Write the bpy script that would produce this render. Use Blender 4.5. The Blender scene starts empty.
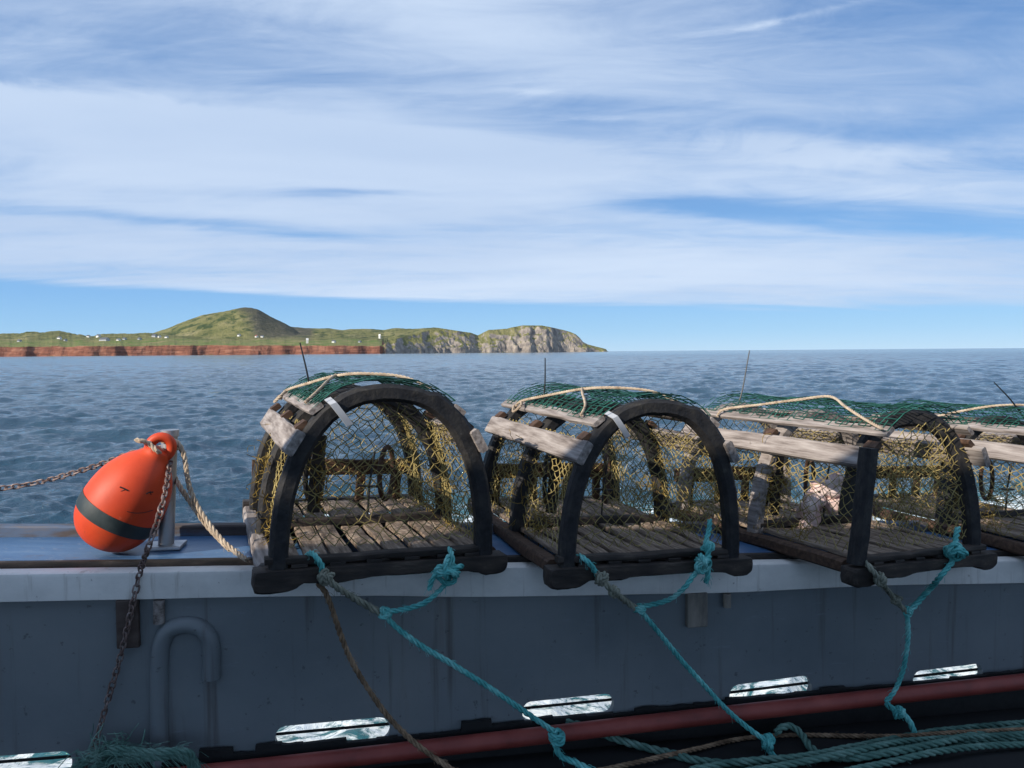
import bpy, math, random
import numpy as np
from mathutils import Vector, Matrix, Quaternion
from mathutils.bvhtree import BVHTree

random.seed(7)
np.random.seed(7)
SC = bpy.context.scene
COL = SC.collection
R = math.radians
F = 769.0
EYE = 2.6                      # eye height above the water
PITCH, ROLL = 2.40, 0.44       # degrees
CAM = Vector((0, 0, EYE))

# ------------------------------------------------------------------ camera
cd = bpy.data.cameras.new('camera')
co = bpy.data.objects.new('camera', cd)
COL.objects.link(co)
co.location = CAM
CROT = Matrix.Rotation(R(90 - PITCH), 3, 'X') @ Matrix.Rotation(R(-ROLL), 3, 'Z')
co.rotation_euler = CROT.to_euler()
cd.sensor_width = 36
cd.lens = 36 * F / 1024
cd.clip_start = 0.05
cd.clip_end = 90000
SC.camera = co


def ray(px, py):
    return (CROT @ Vector(((px - 512) / F, -(py - 384) / F, -1))).normalized()


def at_depth(px, py, Y):
    d = ray(px, py)
    return CAM + d * (Y / d.y)


def at_z(px, py, z):
    d = ray(px, py)
    return CAM + d * ((z - EYE) / d.z)


# ------------------------------------------------------------------ boat frame
BA = math.atan(0.161)
BC, BS = math.cos(BA), math.sin(BA)
BY = 1.95
DECK = EYE - 1.035


def zg(u):                      # height of the gunwale top along the boat
    return EYE - 0.547 - 0.0395 * u


def B(u, v, z):                 # along the bulwark, outboard, absolute height
    return Vector((u * BC - v * BS, BY + u * BS + v * BC, z))


def at_v(px, py, v=0.0):        # where the line of sight meets the plane v
    d = ray(px, py)
    n = Vector((-BS, BC, 0))
    o = B(0, v, 0)
    return CAM + d * ((o - CAM).dot(n) / d.dot(n))


def uz(px, py, v=0.0):
    p = at_v(px, py, v)
    return ((p.x + v * BS) / BC, p.z)


def at_gun(px, py, dz=0.0):     # where the line of sight meets the gunwale plane
    d = ray(px, py)
    o = B(0, 0, zg(0) + dz)
    e1 = B(1, 0, zg(1) + dz) - o
    e2 = B(0, 1, zg(0) + dz) - o
    n = e1.cross(e2)
    return CAM + d * ((o - CAM).dot(n) / d.dot(n))


# ------------------------------------------------------------------ mesh helpers
class MB:
    def __init__(self):
        self.v, self.f, self.m = [], [], []

    def add(self, vs, fs, mi=0):
        o = len(self.v)
        self.v += [tuple(p) for p in vs]
        self.f += [tuple(i + o for i in f) for f in fs]
        self.m += [mi] * len(fs)

    def build(self, name, mats, parent=None, smooth=True, bevel=0, origin=None, sharp=40):
        me = bpy.data.meshes.new(name)
        v = self.v
        loc = Vector((0, 0, 0))
        if origin == 'base' and parent is None and v:
            a = np.array(v)
            loc = Vector(((a[:, 0].min() + a[:, 0].max()) / 2, (a[:, 1].min() + a[:, 1].max()) / 2, a[:, 2].min()))
            v = [tuple(q) for q in (a - np.array(loc))]
        me.from_pydata(v, [], self.f)
        if not isinstance(mats, (list, tuple)):
            mats = [mats]
        for m in mats:
            me.materials.append(m)
        if len(mats) > 1:
            me.polygons.foreach_set('material_index', self.m)
        if smooth:
            me.polygons.foreach_set('use_smooth', [True] * len(me.polygons))
            me.set_sharp_from_angle(angle=R(sharp))
        me.update()
        o = bpy.data.objects.new(name, me)
        COL.objects.link(o)
        o.location = loc
        if parent is not None:
            o.parent = parent
        if bevel:
            b = o.modifiers.new('bevel', 'BEVEL')
            b.width = bevel
            b.segments = 2
            b.limit_method = 'ANGLE'
            b.angle_limit = R(35)
        return o


def tag(o, label=None, cat=None, group=None, kind=None):
    if label: o['label'] = label
    if cat: o['category'] = cat
    if group: o['group'] = group
    if kind: o['kind'] = kind
    return o


def empty(name, loc=(0, 0, 0), label=None, cat=None, group=None):
    o = bpy.data.objects.new(name, None)
    COL.objects.link(o)
    o.empty_display_size = 0.1
    o.location = loc
    return tag(o, label, cat, group)


def catmull(pts, n=8):
    pts = [Vector(p) for p in pts]
    if len(pts) < 3:
        return [pts[0].lerp(pts[-1], i / n) for i in range(n + 1)]
    P = [pts[0] * 2 - pts[1]] + pts + [pts[-1] * 2 - pts[-2]]
    out = []
    for i in range(1, len(P) - 2):
        a, b, c, d = P[i - 1], P[i], P[i + 1], P[i + 2]
        for k in range(n):
            t = k / n
            out.append(0.5 * ((2 * b) + (c - a) * t + (2 * a - 5 * b + 4 * c - d) * t * t + (3 * b - a - 3 * c + d) * t ** 3))
    out.append(pts[-1])
    return out


def resample(pts, ds):
    pts = [Vector(p) for p in pts]
    L = [0]
    for a, b in zip(pts, pts[1:]):
        L.append(L[-1] + (b - a).length)
    n = max(2, int(L[-1] / ds))
    out, j = [], 0
    for i in range(n + 1):
        s = L[-1] * i / n
        while j < len(L) - 2 and L[j + 1] < s:
            j += 1
        seg = L[j + 1] - L[j]
        out.append(pts[j].lerp(pts[j + 1], (s - L[j]) / seg if seg > 1e-9 else 0))
    return out


def frames(pts):
    T = []
    for i in range(len(pts)):
        a, b = pts[max(0, i - 1)], pts[min(len(pts) - 1, i + 1)]
        t = (b - a)
        T.append(t.normalized() if t.length > 1e-9 else Vector((0, 0, 1)))
    up = Vector((0, 0, 1)) if abs(T[0].z) < 0.9 else Vector((1, 0, 0))
    n = (up - T[0] * up.dot(T[0])).normalized()
    fr = []
    for i, t in enumerate(T):
        if i:
            n = n - t * n.dot(t)
            n = n.normalized() if n.length > 1e-6 else t.orthogonal().normalized()
        fr.append((t, n, t.cross(n)))
    return fr


def tube(mb, pts, r, n=6, mi=0, cap=True):
    pts = [Vector(p) for p in pts]
    fr = frames(pts)
    vs, fs = [], []
    for i, (p, (t, a, b)) in enumerate(zip(pts, fr)):
        rr = r(i / (len(pts) - 1)) if callable(r) else r
        for k in range(n):
            w = 2 * math.pi * k / n
            vs.append(p + a * (rr * math.cos(w)) + b * (rr * math.sin(w)))
    for i in range(len(pts) - 1):
        for k in range(n):
            k2 = (k + 1) % n
            fs.append((i * n + k, i * n + k2, (i + 1) * n + k2, (i + 1) * n + k))
    if cap:
        fs.append(tuple(range(n - 1, -1, -1)))
        fs.append(tuple((len(pts) - 1) * n + k for k in range(n)))
    mb.add(vs, fs, mi)


def rope(mb, pts, r, pitch=None, mi=0, smooth=True, fuzz=0, fuzz_len=0.012):
    if smooth:
        pts = catmull(pts, 12)
    pitch = pitch or r * 7.5
    pts = resample(pts, r * 0.8)
    fr = frames(pts)
    ph0 = random.random() * 6
    L = 0
    cs = [[], [], []]
    for i, (p, (t, a, b)) in enumerate(zip(pts, fr)):
        if i: L += (p - pts[i - 1]).length
        w = 1 + 0.06 * math.sin(L * 60 + ph0) + 0.05 * math.sin(L * 23 + ph0 * 2)
        for k in range(3):
            q = ph0 + 2 * math.pi * (L / pitch + k / 3)
            cs[k].append(p + (a * math.cos(q) + b * math.sin(q)) * (r * 0.56 * w))
    for c in cs:
        tube(mb, c, r * 0.50, 6, mi)
    for _ in range(fuzz):
        i = random.randrange(len(pts))
        t, a, b = fr[i]
        q = random.random() * 6.28
        d = a * math.cos(q) + b * math.sin(q)
        l = fuzz_len * random.uniform(0.4, 1.3)
        p0 = pts[i] + d * r * 0.8
        tube(mb, [p0, p0 + d * l * 0.4 + t * l * 0.3, p0 + d * l * 0.7 + t * l * 0.8 + Vector((0, 0, -l * 0.2))], 0.0005, 3, mi, cap=False)


def knot(mb, c, size, r, mi=0, seed=0, turns=2, tail=True):
    rnd = random.Random(seed)
    q = Quaternion((rnd.gauss(0, 1), rnd.gauss(0, 1), rnd.gauss(0, 1), rnd.gauss(0, 1))).normalized()
    pts = []
    N = 60
    for i in range(N + 1):
        t = 2 * math.pi * i / N
        k = 1 + 0.15 * math.sin(5 * t + seed)
        p = Vector(((2 + math.cos(3 * t)) * math.cos(2 * t), (2 + math.cos(3 * t)) * math.sin(2 * t), 1.5 * math.sin(3 * t))) / 3 * size * k
        pts.append(Vector(c) + q @ p)
    rope(mb, pts, r, mi=mi, smooth=False)
    for _ in range(turns):
        ax = Vector((rnd.gauss(0, 1), rnd.gauss(0, 1), rnd.gauss(0, 1))).normalized()
        o = ax.orthogonal().normalized()
        o2 = ax.cross(o)
        rope(mb, [Vector(c) + (o * math.cos(w) + o2 * math.sin(w)) * size * 0.75 + ax * size * 0.25 * math.sin(2 * w) for w in [2 * math.pi * i / 24 for i in range(25)]], r, mi=mi, smooth=False)


def beam(mb, p0, p1, w, t, wide=Vector((1, 0, 0)), seg=6, jit=0.0012, mi=0, cham=0.18):
    """sawn timber from p0 to p1: w along 'wide', t across; slightly uneven, chamfered"""
    p0, p1 = Vector(p0), Vector(p1)
    d = (p1 - p0).normalized()
    a = (Vector(wide) - d * Vector(wide).dot(d)).normalized()
    b = d.cross(a)
    c = min(w, t) * cham
    prof = [(-w / 2 + c, -t / 2), (w / 2 - c, -t / 2), (w / 2, -t / 2 + c), (w / 2, t / 2 - c), (w / 2 - c, t / 2), (-w / 2 + c, t / 2), (-w / 2, t / 2 - c), (-w / 2, -t / 2 + c)]
    vs, fs = [], []
    for i in range(seg + 1):
        p = p0.lerp(p1, i / seg)
        jx, jy = random.gauss(0, jit), random.gauss(0, jit)
        for (x, y) in prof:
            vs.append(p + a * (x + jx + random.gauss(0, jit * 0.4)) + b * (y + jy + random.gauss(0, jit * 0.4)))
    for i in range(seg):
        for k in range(8):
            k2 = (k + 1) % 8
            fs.append((i * 8 + k, i * 8 + k2, (i + 1) * 8 + k2, (i + 1) * 8 + k))
    fs.append(tuple(range(7, -1, -1)))
    fs.append(tuple(seg * 8 + k for k in range(8)))
    mb.add(vs, fs, mi)


def box(mb, c, s, rot=None, mi=0):
    c = Vector(c)
    rot = rot or Matrix.Identity(3)
    vs = [c + rot @ Vector((x * s[0] / 2, y * s[1] / 2, z * s[2] / 2)) for x in (-1, 1) for y in (-1, 1) for z in (-1, 1)]
    mb.add(vs, [(0, 1, 3, 2), (4, 6, 7, 5), (0, 4, 5, 1), (2, 3, 7, 6), (0, 2, 6, 4), (1, 5, 7, 3)], mi)


def strand(mb, a, b, r, mi=0):
    a, b = Vector(a), Vector(b)
    d = b - a
    if d.length < 1e-5: return
    d.normalize()
    n = d.orthogonal().normalized()
    m = d.cross(n)
    vs = []
    for p in (a, b):
        for k in range(3):
            w = 2.0944 * k
            vs.append(p + n * (r * math.cos(w)) + m * (r * math.sin(w)))
    mb.add(vs, [(0, 1, 4, 3), (1, 2, 5, 4), (2, 0, 3, 5)], mi)


def diamond_net(mb, S, nu, nv, r, jit=0.22, drop=0.03, inside=None):
    """diamond twine mesh over S(s,t); inside(p) can trim the outline"""
    nodes = {}
    for i in range(nu + 1):
        for j in range(nv + 1):
            if (i + j) % 2: continue
            s = i / nu + (random.gauss(0, jit) / nu if 0 < i < nu else 0)
            t = j / nv + (random.gauss(0, jit) / nv if 0 < j < nv else 0)
            nodes[i, j] = S(min(1, max(0, s)), min(1, max(0, t)))
    for (i, j), p in nodes.items():
        for di in (-1, 1):
            q = nodes.get((i + di, j + 1))
            if q is None or random.random() < drop: continue
            if inside and not (inside(p) and inside(q)): continue
            mid = (Vector(p) + Vector(q)) / 2 + Vector((random.gauss(0, 0.0012), random.gauss(0, 0.0012), -abs(random.gauss(0, 0.0012))))
            strand(mb, p, mid, r)
            strand(mb, mid, q, r)


# ------------------------------------------------------------------ materials
class NT:
    def __init__(self, tree):
        self.t = tree

    def n(self, kind, **kw):
        x = self.t.nodes.new(kind)
        for k, v in kw.items():
            setattr(x, k, v)
        return x

    def put(self, sock, val):
        if hasattr(val, 'is_output'):
            self.t.links.new(val, sock)
        elif val is not None:
            if isinstance(val, (tuple, list)) and len(val) == 3 and sock.type == 'RGBA':
                val = (*val, 1)
            sock.default_value = val

    def math(self, op, a, b=0.0, c=None, clamp=False):
        x = self.n('ShaderNodeMath', operation=op, use_clamp=clamp)
        self.put(x.inputs[0], a)
        self.put(x.inputs[1], b)
        if c is not None: self.put(x.inputs[2], c)
        return x.outputs[0]

    def mix(self, fac, a, b, blend='MIX'):
        x = self.n('ShaderNodeMix', data_type='RGBA', blend_type=blend)
        self.put(x.inputs[0], fac)
        self.put(x.inputs[6], a)
        self.put(x.inputs[7], b)
        return x.outputs[2]

    def ramp(self, fac, stops, interp='LINEAR'):
        x = self.n('ShaderNodeValToRGB')
        x.color_ramp.interpolation = interp
        els = x.color_ramp.elements
        while len(els) < len(stops): els.new(0.5)
        for e, (p, c) in zip(els, stops):
            e.position = p
            e.color = (c, c, c, 1) if not isinstance(c, (tuple, list)) else (*c, 1)
        self.put(x.inputs[0], fac)
        return x.outputs[0]

    def smooth(self, x, lo, hi):
        m = self.n('ShaderNodeMapRange', interpolation_type='SMOOTHSTEP')
        self.put(m.inputs[0], x)
        m.inputs[1].default_value = lo
        m.inputs[2].default_value = hi
        return m.outputs[0]

    def noise(self, vec, scale, detail=4, rough=0.55, dist=0.0):
        x = self.n('ShaderNodeTexNoise')
        self.put(x.inputs['Vector'], vec)
        self.put(x.inputs['Scale'], scale)
        x.inputs['Detail'].default_value = detail
        x.inputs['Roughness'].default_value = rough
        x.inputs['Distortion'].default_value = dist
        return x.outputs[0]

    def scale(self, vec, s, rot=(0, 0, 0), loc=(0, 0, 0)):
        x = self.n('ShaderNodeMapping')
        self.put(x.inputs[0], vec)
        x.inputs['Scale'].default_value = s
        x.inputs['Rotation'].default_value = rot
        x.inputs['Location'].default_value = loc
        return x.outputs[0]

    def bump(self, h, strength, dist, normal=None):
        x = self.n('ShaderNodeBump')
        self.put(x.inputs['Height'], h)
        self.put(x.inputs['Strength'], strength)
        self.put(x.inputs['Distance'], dist)
        if normal: self.put(x.inputs['Normal'], normal)
        return x.outputs[0]


def new_mat(name):
    m = bpy.data.materials.new(name)
    m.use_nodes = True
    t = m.node_tree
    t.nodes.clear()
    nt = NT(t)
    out = nt.n('ShaderNodeOutputMaterial')
    p = nt.n('ShaderNodeBsdfPrincipled')
    t.links.new(p.outputs[0], out.inputs[0])
    tc = nt.n('ShaderNodeTexCoord')
    return m, nt, p, tc, out


def surf(name, cols, scale=20, stretch=(1, 1, 1), rough=0.6, rough2=None, bump=0.3, bdist=0.002, metal=0.0, spec=0.5, detail=6, lo=0.3, hi=0.7, fine=None):
    m, nt, p, tc, out = new_mat(name)
    vec = nt.scale(tc.outputs['Object'], stretch)
    n1 = nt.noise(vec, scale, detail, 0.6)
    k = len(cols)
    c = nt.ramp(n1, [(lo + (hi - lo) * i / max(1, k - 1), cols[i]) for i in range(k)])
    nt.put(p.inputs['Base Color'], c)
    n2 = nt.noise(vec, fine or scale * 4, 4, 0.6)
    if rough2 is not None:
        nt.put(p.inputs['Roughness'], nt.math('MULTIPLY_ADD', n2, rough2 - rough, rough))
    else:
        p.inputs['Roughness'].default_value = rough
    p.inputs['Metallic'].default_value = metal
    p.inputs['Specular IOR Level'].default_value = spec
    if bump:
        h = nt.math('MULTIPLY_ADD', n2, 0.5, n1)
        nt.put(p.inputs['Normal'], nt.bump(h, bump, bdist))
    return m


MT = {}
MT['tar'] = surf('tarred_bow', [(0.007, 0.008, 0.010), (0.018, 0.018, 0.021), (0.035, 0.033, 0.031), (0.10, 0.09, 0.08)], 22, (1, 2.2, 1), 0.5, 0.9, 0.9, 0.005, spec=0.35, lo=0.30, hi=0.80, fine=70)
MT['oldwood'] = surf('weathered_wood', [(0.085, 0.07, 0.063), (0.21, 0.18, 0.167), (0.32, 0.285, 0.268), (0.43, 0.39, 0.372)], 14, (6, 0.5, 6), 0.75, 0.95, 0.5, 0.002, spec=0.2, lo=0.28, hi=0.72)
MT['slat'] = surf('floor_slat_wood', [(0.075, 0.055, 0.042), (0.235, 0.18, 0.14), (0.47, 0.385, 0.31)], 16, (7, 0.8, 7), 0.7, 0.95, 0.5, 0.002, spec=0.25, lo=0.28, hi=0.75)
MT['wetwood'] = surf('dark_soaked_wood', [(0.010, 0.009, 0.009), (0.028, 0.023, 0.021), (0.055, 0.043, 0.036), (0.13, 0.105, 0.09)], 20, (0.5, 2, 2), 0.5, 0.9, 0.6, 0.003, spec=0.35, lo=0.3, hi=0.75)
MT['brownwood'] = surf('brown_soaked_wood', [(0.03, 0.018, 0.012), (0.075, 0.042, 0.028), (0.12, 0.075, 0.05)], 18, (0.6, 4, 4), 0.6, 0.9, 0.5, 0.002, spec=0.3)
MT['twine'] = surf('olive_net_twine', [(0.13, 0.105, 0.045), (0.28, 0.222, 0.088), (0.48, 0.39, 0.17)], 12, (1, 1, 1), 0.8, None, 0, spec=0.15, lo=0.25, hi=0.72)
MT['fluff'] = surf('frayed_yellow_twine', [(0.09, 0.06, 0.02), (0.22, 0.15, 0.04), (0.40, 0.29, 0.08)], 22, (1, 1, 1), 0.85, None, 0, spec=0.1)
MT['greennet'] = surf('green_net', [(0.006, 0.045, 0.034), (0.012, 0.085, 0.062), (0.03, 0.16, 0.125)], 16, (1, 1, 1), 0.55, None, 0, spec=0.3)
MT['teal'] = surf('turquoise_rope', [(0.05, 0.26, 0.26), (0.11, 0.44, 0.43), (0.32, 0.68, 0.65)], 26, (1, 1, 1), 0.7, 0.9, 0.3, 0.001, spec=0.25)
MT['oldteal'] = surf('dull_green_rope', [(0.05, 0.11, 0.095), (0.10, 0.20, 0.17), (0.20, 0.32, 0.28)], 20, (1, 1, 1), 0.8, None, 0.3, 0.001, spec=0.15)
MT['greyrope'] = surf('grey_green_rope', [(0.10, 0.105, 0.085), (0.22, 0.23, 0.185), (0.36, 0.36, 0.29)], 30, (1, 1, 1), 0.85, None, 0.3, 0.001, spec=0.15)
MT['beige'] = surf('beige_rope', [(0.27, 0.20, 0.14), (0.46, 0.37, 0.28), (0.62, 0.53, 0.42)], 30, (1, 1, 1), 0.85, None, 0.3, 0.001, spec=0.15)
MT['brownrope'] = surf('brown_rope', [(0.10, 0.065, 0.042), (0.23, 0.155, 0.10), (0.40, 0.28, 0.185)], 30, (1, 1, 1), 0.85, None, 0.3, 0.001, spec=0.15)
MT['steel'] = surf('galvanised_steel', [(0.30, 0.31, 0.33), (0.45, 0.46, 0.48), (0.58, 0.58, 0.60)], 24, (1, 1, 0.3), 0.35, 0.6, 0.15, 0.001, metal=0.85)
MT['chain'] = surf('rusty_chain_steel', [(0.09, 0.055, 0.048), (0.20, 0.14, 0.125), (0.36, 0.31, 0.30)], 60, (1, 1, 1), 0.45, 0.8, 0.2, 0.0005, metal=0.5)
MT['spike'] = surf('black_spike', [(0.008, 0.008, 0.009), (0.02, 0.02, 0.02)], 30, rough=0.5, bump=0)
MT['tagp'] = surf('grey_plastic_tag', [(0.34, 0.36, 0.40), (0.46, 0.48, 0.52)], 20, rough=0.5, bump=0.1)
MT['redpipe'] = surf('red_oxide_pipe', [(0.16, 0.028, 0.022), (0.25, 0.045, 0.036), (0.32, 0.07, 0.055)], 9, (1, 1, 1), 0.4, 0.65, 0.15, 0.001)
MT['rubber'] = surf('black_rubber', [(0.004, 0.004, 0.005), (0.010, 0.010, 0.011)], 20, rough=0.6, rough2=0.9, bump=0.3)
MT['deck'] = surf('dark_deck', [(0.004, 0.004, 0.005), (0.010, 0.011, 0.013)], 5, rough=0.7, rough2=0.95, bump=0.3)
MT['bait'] = surf('pale_pink_bait', [(0.42, 0.22, 0.19), (0.70, 0.52, 0.48), (0.84, 0.74, 0.70)], 16, rough=0.4, rough2=0.7, bump=0.4, bdist=0.004)
MT['ink'] = surf('black_marker', [(0.006, 0.006, 0.006), (0.02, 0.015, 0.012)], 30, rough=0.6, bump=0)
MT['band'] = surf('dark_green_band', [(0.014, 0.022, 0.025), (0.024, 0.036, 0.040), (0.05, 0.065, 0.068)], 14, rough=0.4, rough2=0.6, bump=0.1)
MT['weed'] = surf('dried_red_brown_weed', [(0.05, 0.025, 0.015), (0.13, 0.065, 0.035), (0.24, 0.13, 0.07)], 30, rough=0.8, bump=0)


def buoy_mat():
    m, nt, p, tc, out = new_mat('orange_buoy_vinyl')
    o = tc.outputs['Object']
    n = nt.noise(o, 9, 5, 0.6)
    c = nt.ramp(n, [(0.3, (0.52, 0.046, 0.012)), (0.55, (0.64, 0.064, 0.016)), (0.8, (0.69, 0.09, 0.027))])
    sc = nt.noise(nt.scale(o, (3, 3, 1)), 34, 6, 0.7)
    c = nt.mix(nt.math('MULTIPLY', nt.smooth(sc, 0.62, 0.74), 0.45), c, (0.30, 0.05, 0.02))
    gr = nt.noise(nt.scale(o, (1, 1, 0.6), (0.3, 0.5, 0)), 7, 8, 0.7, 0.6)
    c = nt.mix(nt.math('MULTIPLY', nt.smooth(gr, 0.55, 0.72), 0.35), c, (0.34, 0.075, 0.035))
    fad = nt.noise(nt.scale(o, (1, 1, 1), (0, 0, 0), (4, 2, 1)), 16, 7, 0.7)
    c = nt.mix(nt.math('MULTIPLY', nt.smooth(fad, 0.60, 0.72), 0.30), c, (0.78, 0.24, 0.13))
    scr = nt.noise(nt.scale(o, (14, 14, 1.2), (0.7, 0.4, 0.2)), 9, 4, 0.6)
    c = nt.mix(nt.math('MULTIPLY', nt.smooth(scr, 0.67, 0.72), 0.45), c, (0.26, 0.05, 0.03))
    nt.put(p.inputs['Base Color'], c)
    nt.put(p.inputs['Roughness'], nt.math('MULTIPLY_ADD', gr, 0.3, 0.38))
    p.inputs['Specular IOR Level'].default_value = 0.4
    nt.put(p.inputs['Normal'], nt.bump(nt.noise(o, 25, 4), 0.12, 0.003))
    return m


def paint_mats():
    # gunwale top: worn blue paint with bare patches
    m, nt, p, tc, out = new_mat('worn_blue_paint')
    o = tc.outputs['Object']
    n = nt.noise(nt.scale(o, (0.6, 3, 3)), 7, 6, 0.62)
    n2 = nt.noise(nt.scale(o, (1, 4, 4)), 26, 6, 0.7)
    c = nt.ramp(n, [(0.3, (0.04, 0.105, 0.23)), (0.55, (0.065, 0.15, 0.29)), (0.75, (0.12, 0.21, 0.34))])
    c = nt.mix(nt.smooth(n2, 0.58, 0.7), c, (0.30, 0.34, 0.40))
    c = nt.mix(nt.smooth(nt.noise(o, 4, 6, 0.7), 0.6, 0.75), c, (0.08, 0.05, 0.05))
    nt.put(p.inputs['Base Color'], c)
    nt.put(p.inputs['Roughness'], nt.math('MULTIPLY_ADD', n2, 0.4, 0.15))
    nt.put(p.inputs['Normal'], nt.bump(n2, 0.2, 0.002))
    MT['blue'] = m
    # fascia: dirty off-white paint
    m, nt, p, tc, out = new_mat('dirty_white_paint')
    o = tc.outputs['Object']
    n = nt.noise(nt.scale(o, (1, 1, 1.5)), 5, 8, 0.65)
    st = nt.noise(nt.scale(o, (9, 9, 0.6)), 5, 6, 0.6)
    c = nt.ramp(n, [(0.3, (0.58, 0.57, 0.55)), (0.6, (0.78, 0.76, 0.73))])
    c = nt.mix(nt.math('MULTIPLY', nt.smooth(st, 0.56, 0.72), 0.5), c, (0.33, 0.29, 0.25))
    sp = nt.noise(o, 60, 4, 0.6)
    c = nt.mix(nt.math('MULTIPLY', nt.smooth(sp, 0.66, 0.74), 0.6), c, (0.2, 0.17, 0.15))
    nt.put(p.inputs['Base Color'], c)
    nt.put(p.inputs['Roughness'], nt.math('MULTIPLY_ADD', n, 0.3, 0.4))
    nt.put(p.inputs['Normal'], nt.bump(nt.math('ADD', n, sp), 0.15, 0.003))
    MT['white'] = m
    # bulwark: dark blue-grey paint, salt bloom, run marks
    m, nt, p, tc, out = new_mat('blue_grey_bulwark_paint')
    o = tc.outputs['Object']
    n = nt.noise(nt.scale(o, (1, 1, 1)), 2.2, 8, 0.62)
    st = nt.noise(nt.scale(o, (10, 10, 0.5)), 2.6, 7, 0.6)
    c = nt.ramp(n, [(0.25, (0.125, 0.150, 0.170)), (0.5, (0.170, 0.194, 0.212)), (0.75, (0.21, 0.228, 0.238))])
    c = nt.mix(nt.math('MULTIPLY', nt.smooth(st, 0.55, 0.74), 0.7), c, (0.075, 0.062, 0.058))
    rust = nt.noise(nt.scale(o, (4.5, 4.5, 0.35), (0, 0, 0), (3, 1, 0)), 2.0, 6, 0.62)
    c = nt.mix(nt.math('MULTIPLY', nt.smooth(rust, 0.62, 0.78), 0.55), c, (0.14, 0.085, 0.055))
    scf = nt.noise(nt.scale(o, (1.2, 1.2, 9)), 7, 7, 0.7)
    c = nt.mix(nt.math('MULTIPLY', nt.smooth(scf, 0.60, 0.70), 0.35), c, (0.24, 0.28, 0.32))
    sp = nt.noise(o, 45, 5, 0.65)
    c = nt.mix(nt.math('MULTIPLY', nt.smooth(sp, 0.63, 0.71), 0.6), c, (0.05, 0.05, 0.055))
    nt.put(p.inputs['Base Color'], c)
    nt.put(p.inputs['Roughness'], nt.math('MULTIPLY_ADD', n, 0.3, 0.35))
    nt.put(p.inputs['Normal'], nt.bump(nt.math('MULTIPLY_ADD', sp, 0.3, n), 0.2, 0.006))
    MT['bulwark'] = m


paint_mats()
MT['buoy'] = buoy_mat()

# ------------------------------------------------------------------ the light
SUN_AZ, SUN_EL = -130.0, 27.0    # azimuth from straight ahead, to the right positive
sd = Vector((math.sin(R(SUN_AZ)) * math.cos(R(SUN_EL)), math.cos(R(SUN_AZ)) * math.cos(R(SUN_EL)), math.sin(R(SUN_EL))))
ld = bpy.data.lights.new('sun', 'SUN')
ld.energy = 4.5
ld.angle = R(0.53)
ld.color = (1.0, 0.90, 0.76)
lo = bpy.data.objects.new('sun', ld)
COL.objects.link(lo)
lo.rotation_euler = sd.to_track_quat('Z', 'Y').to_euler()
lo.location = (-20, 0, 30)


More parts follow.
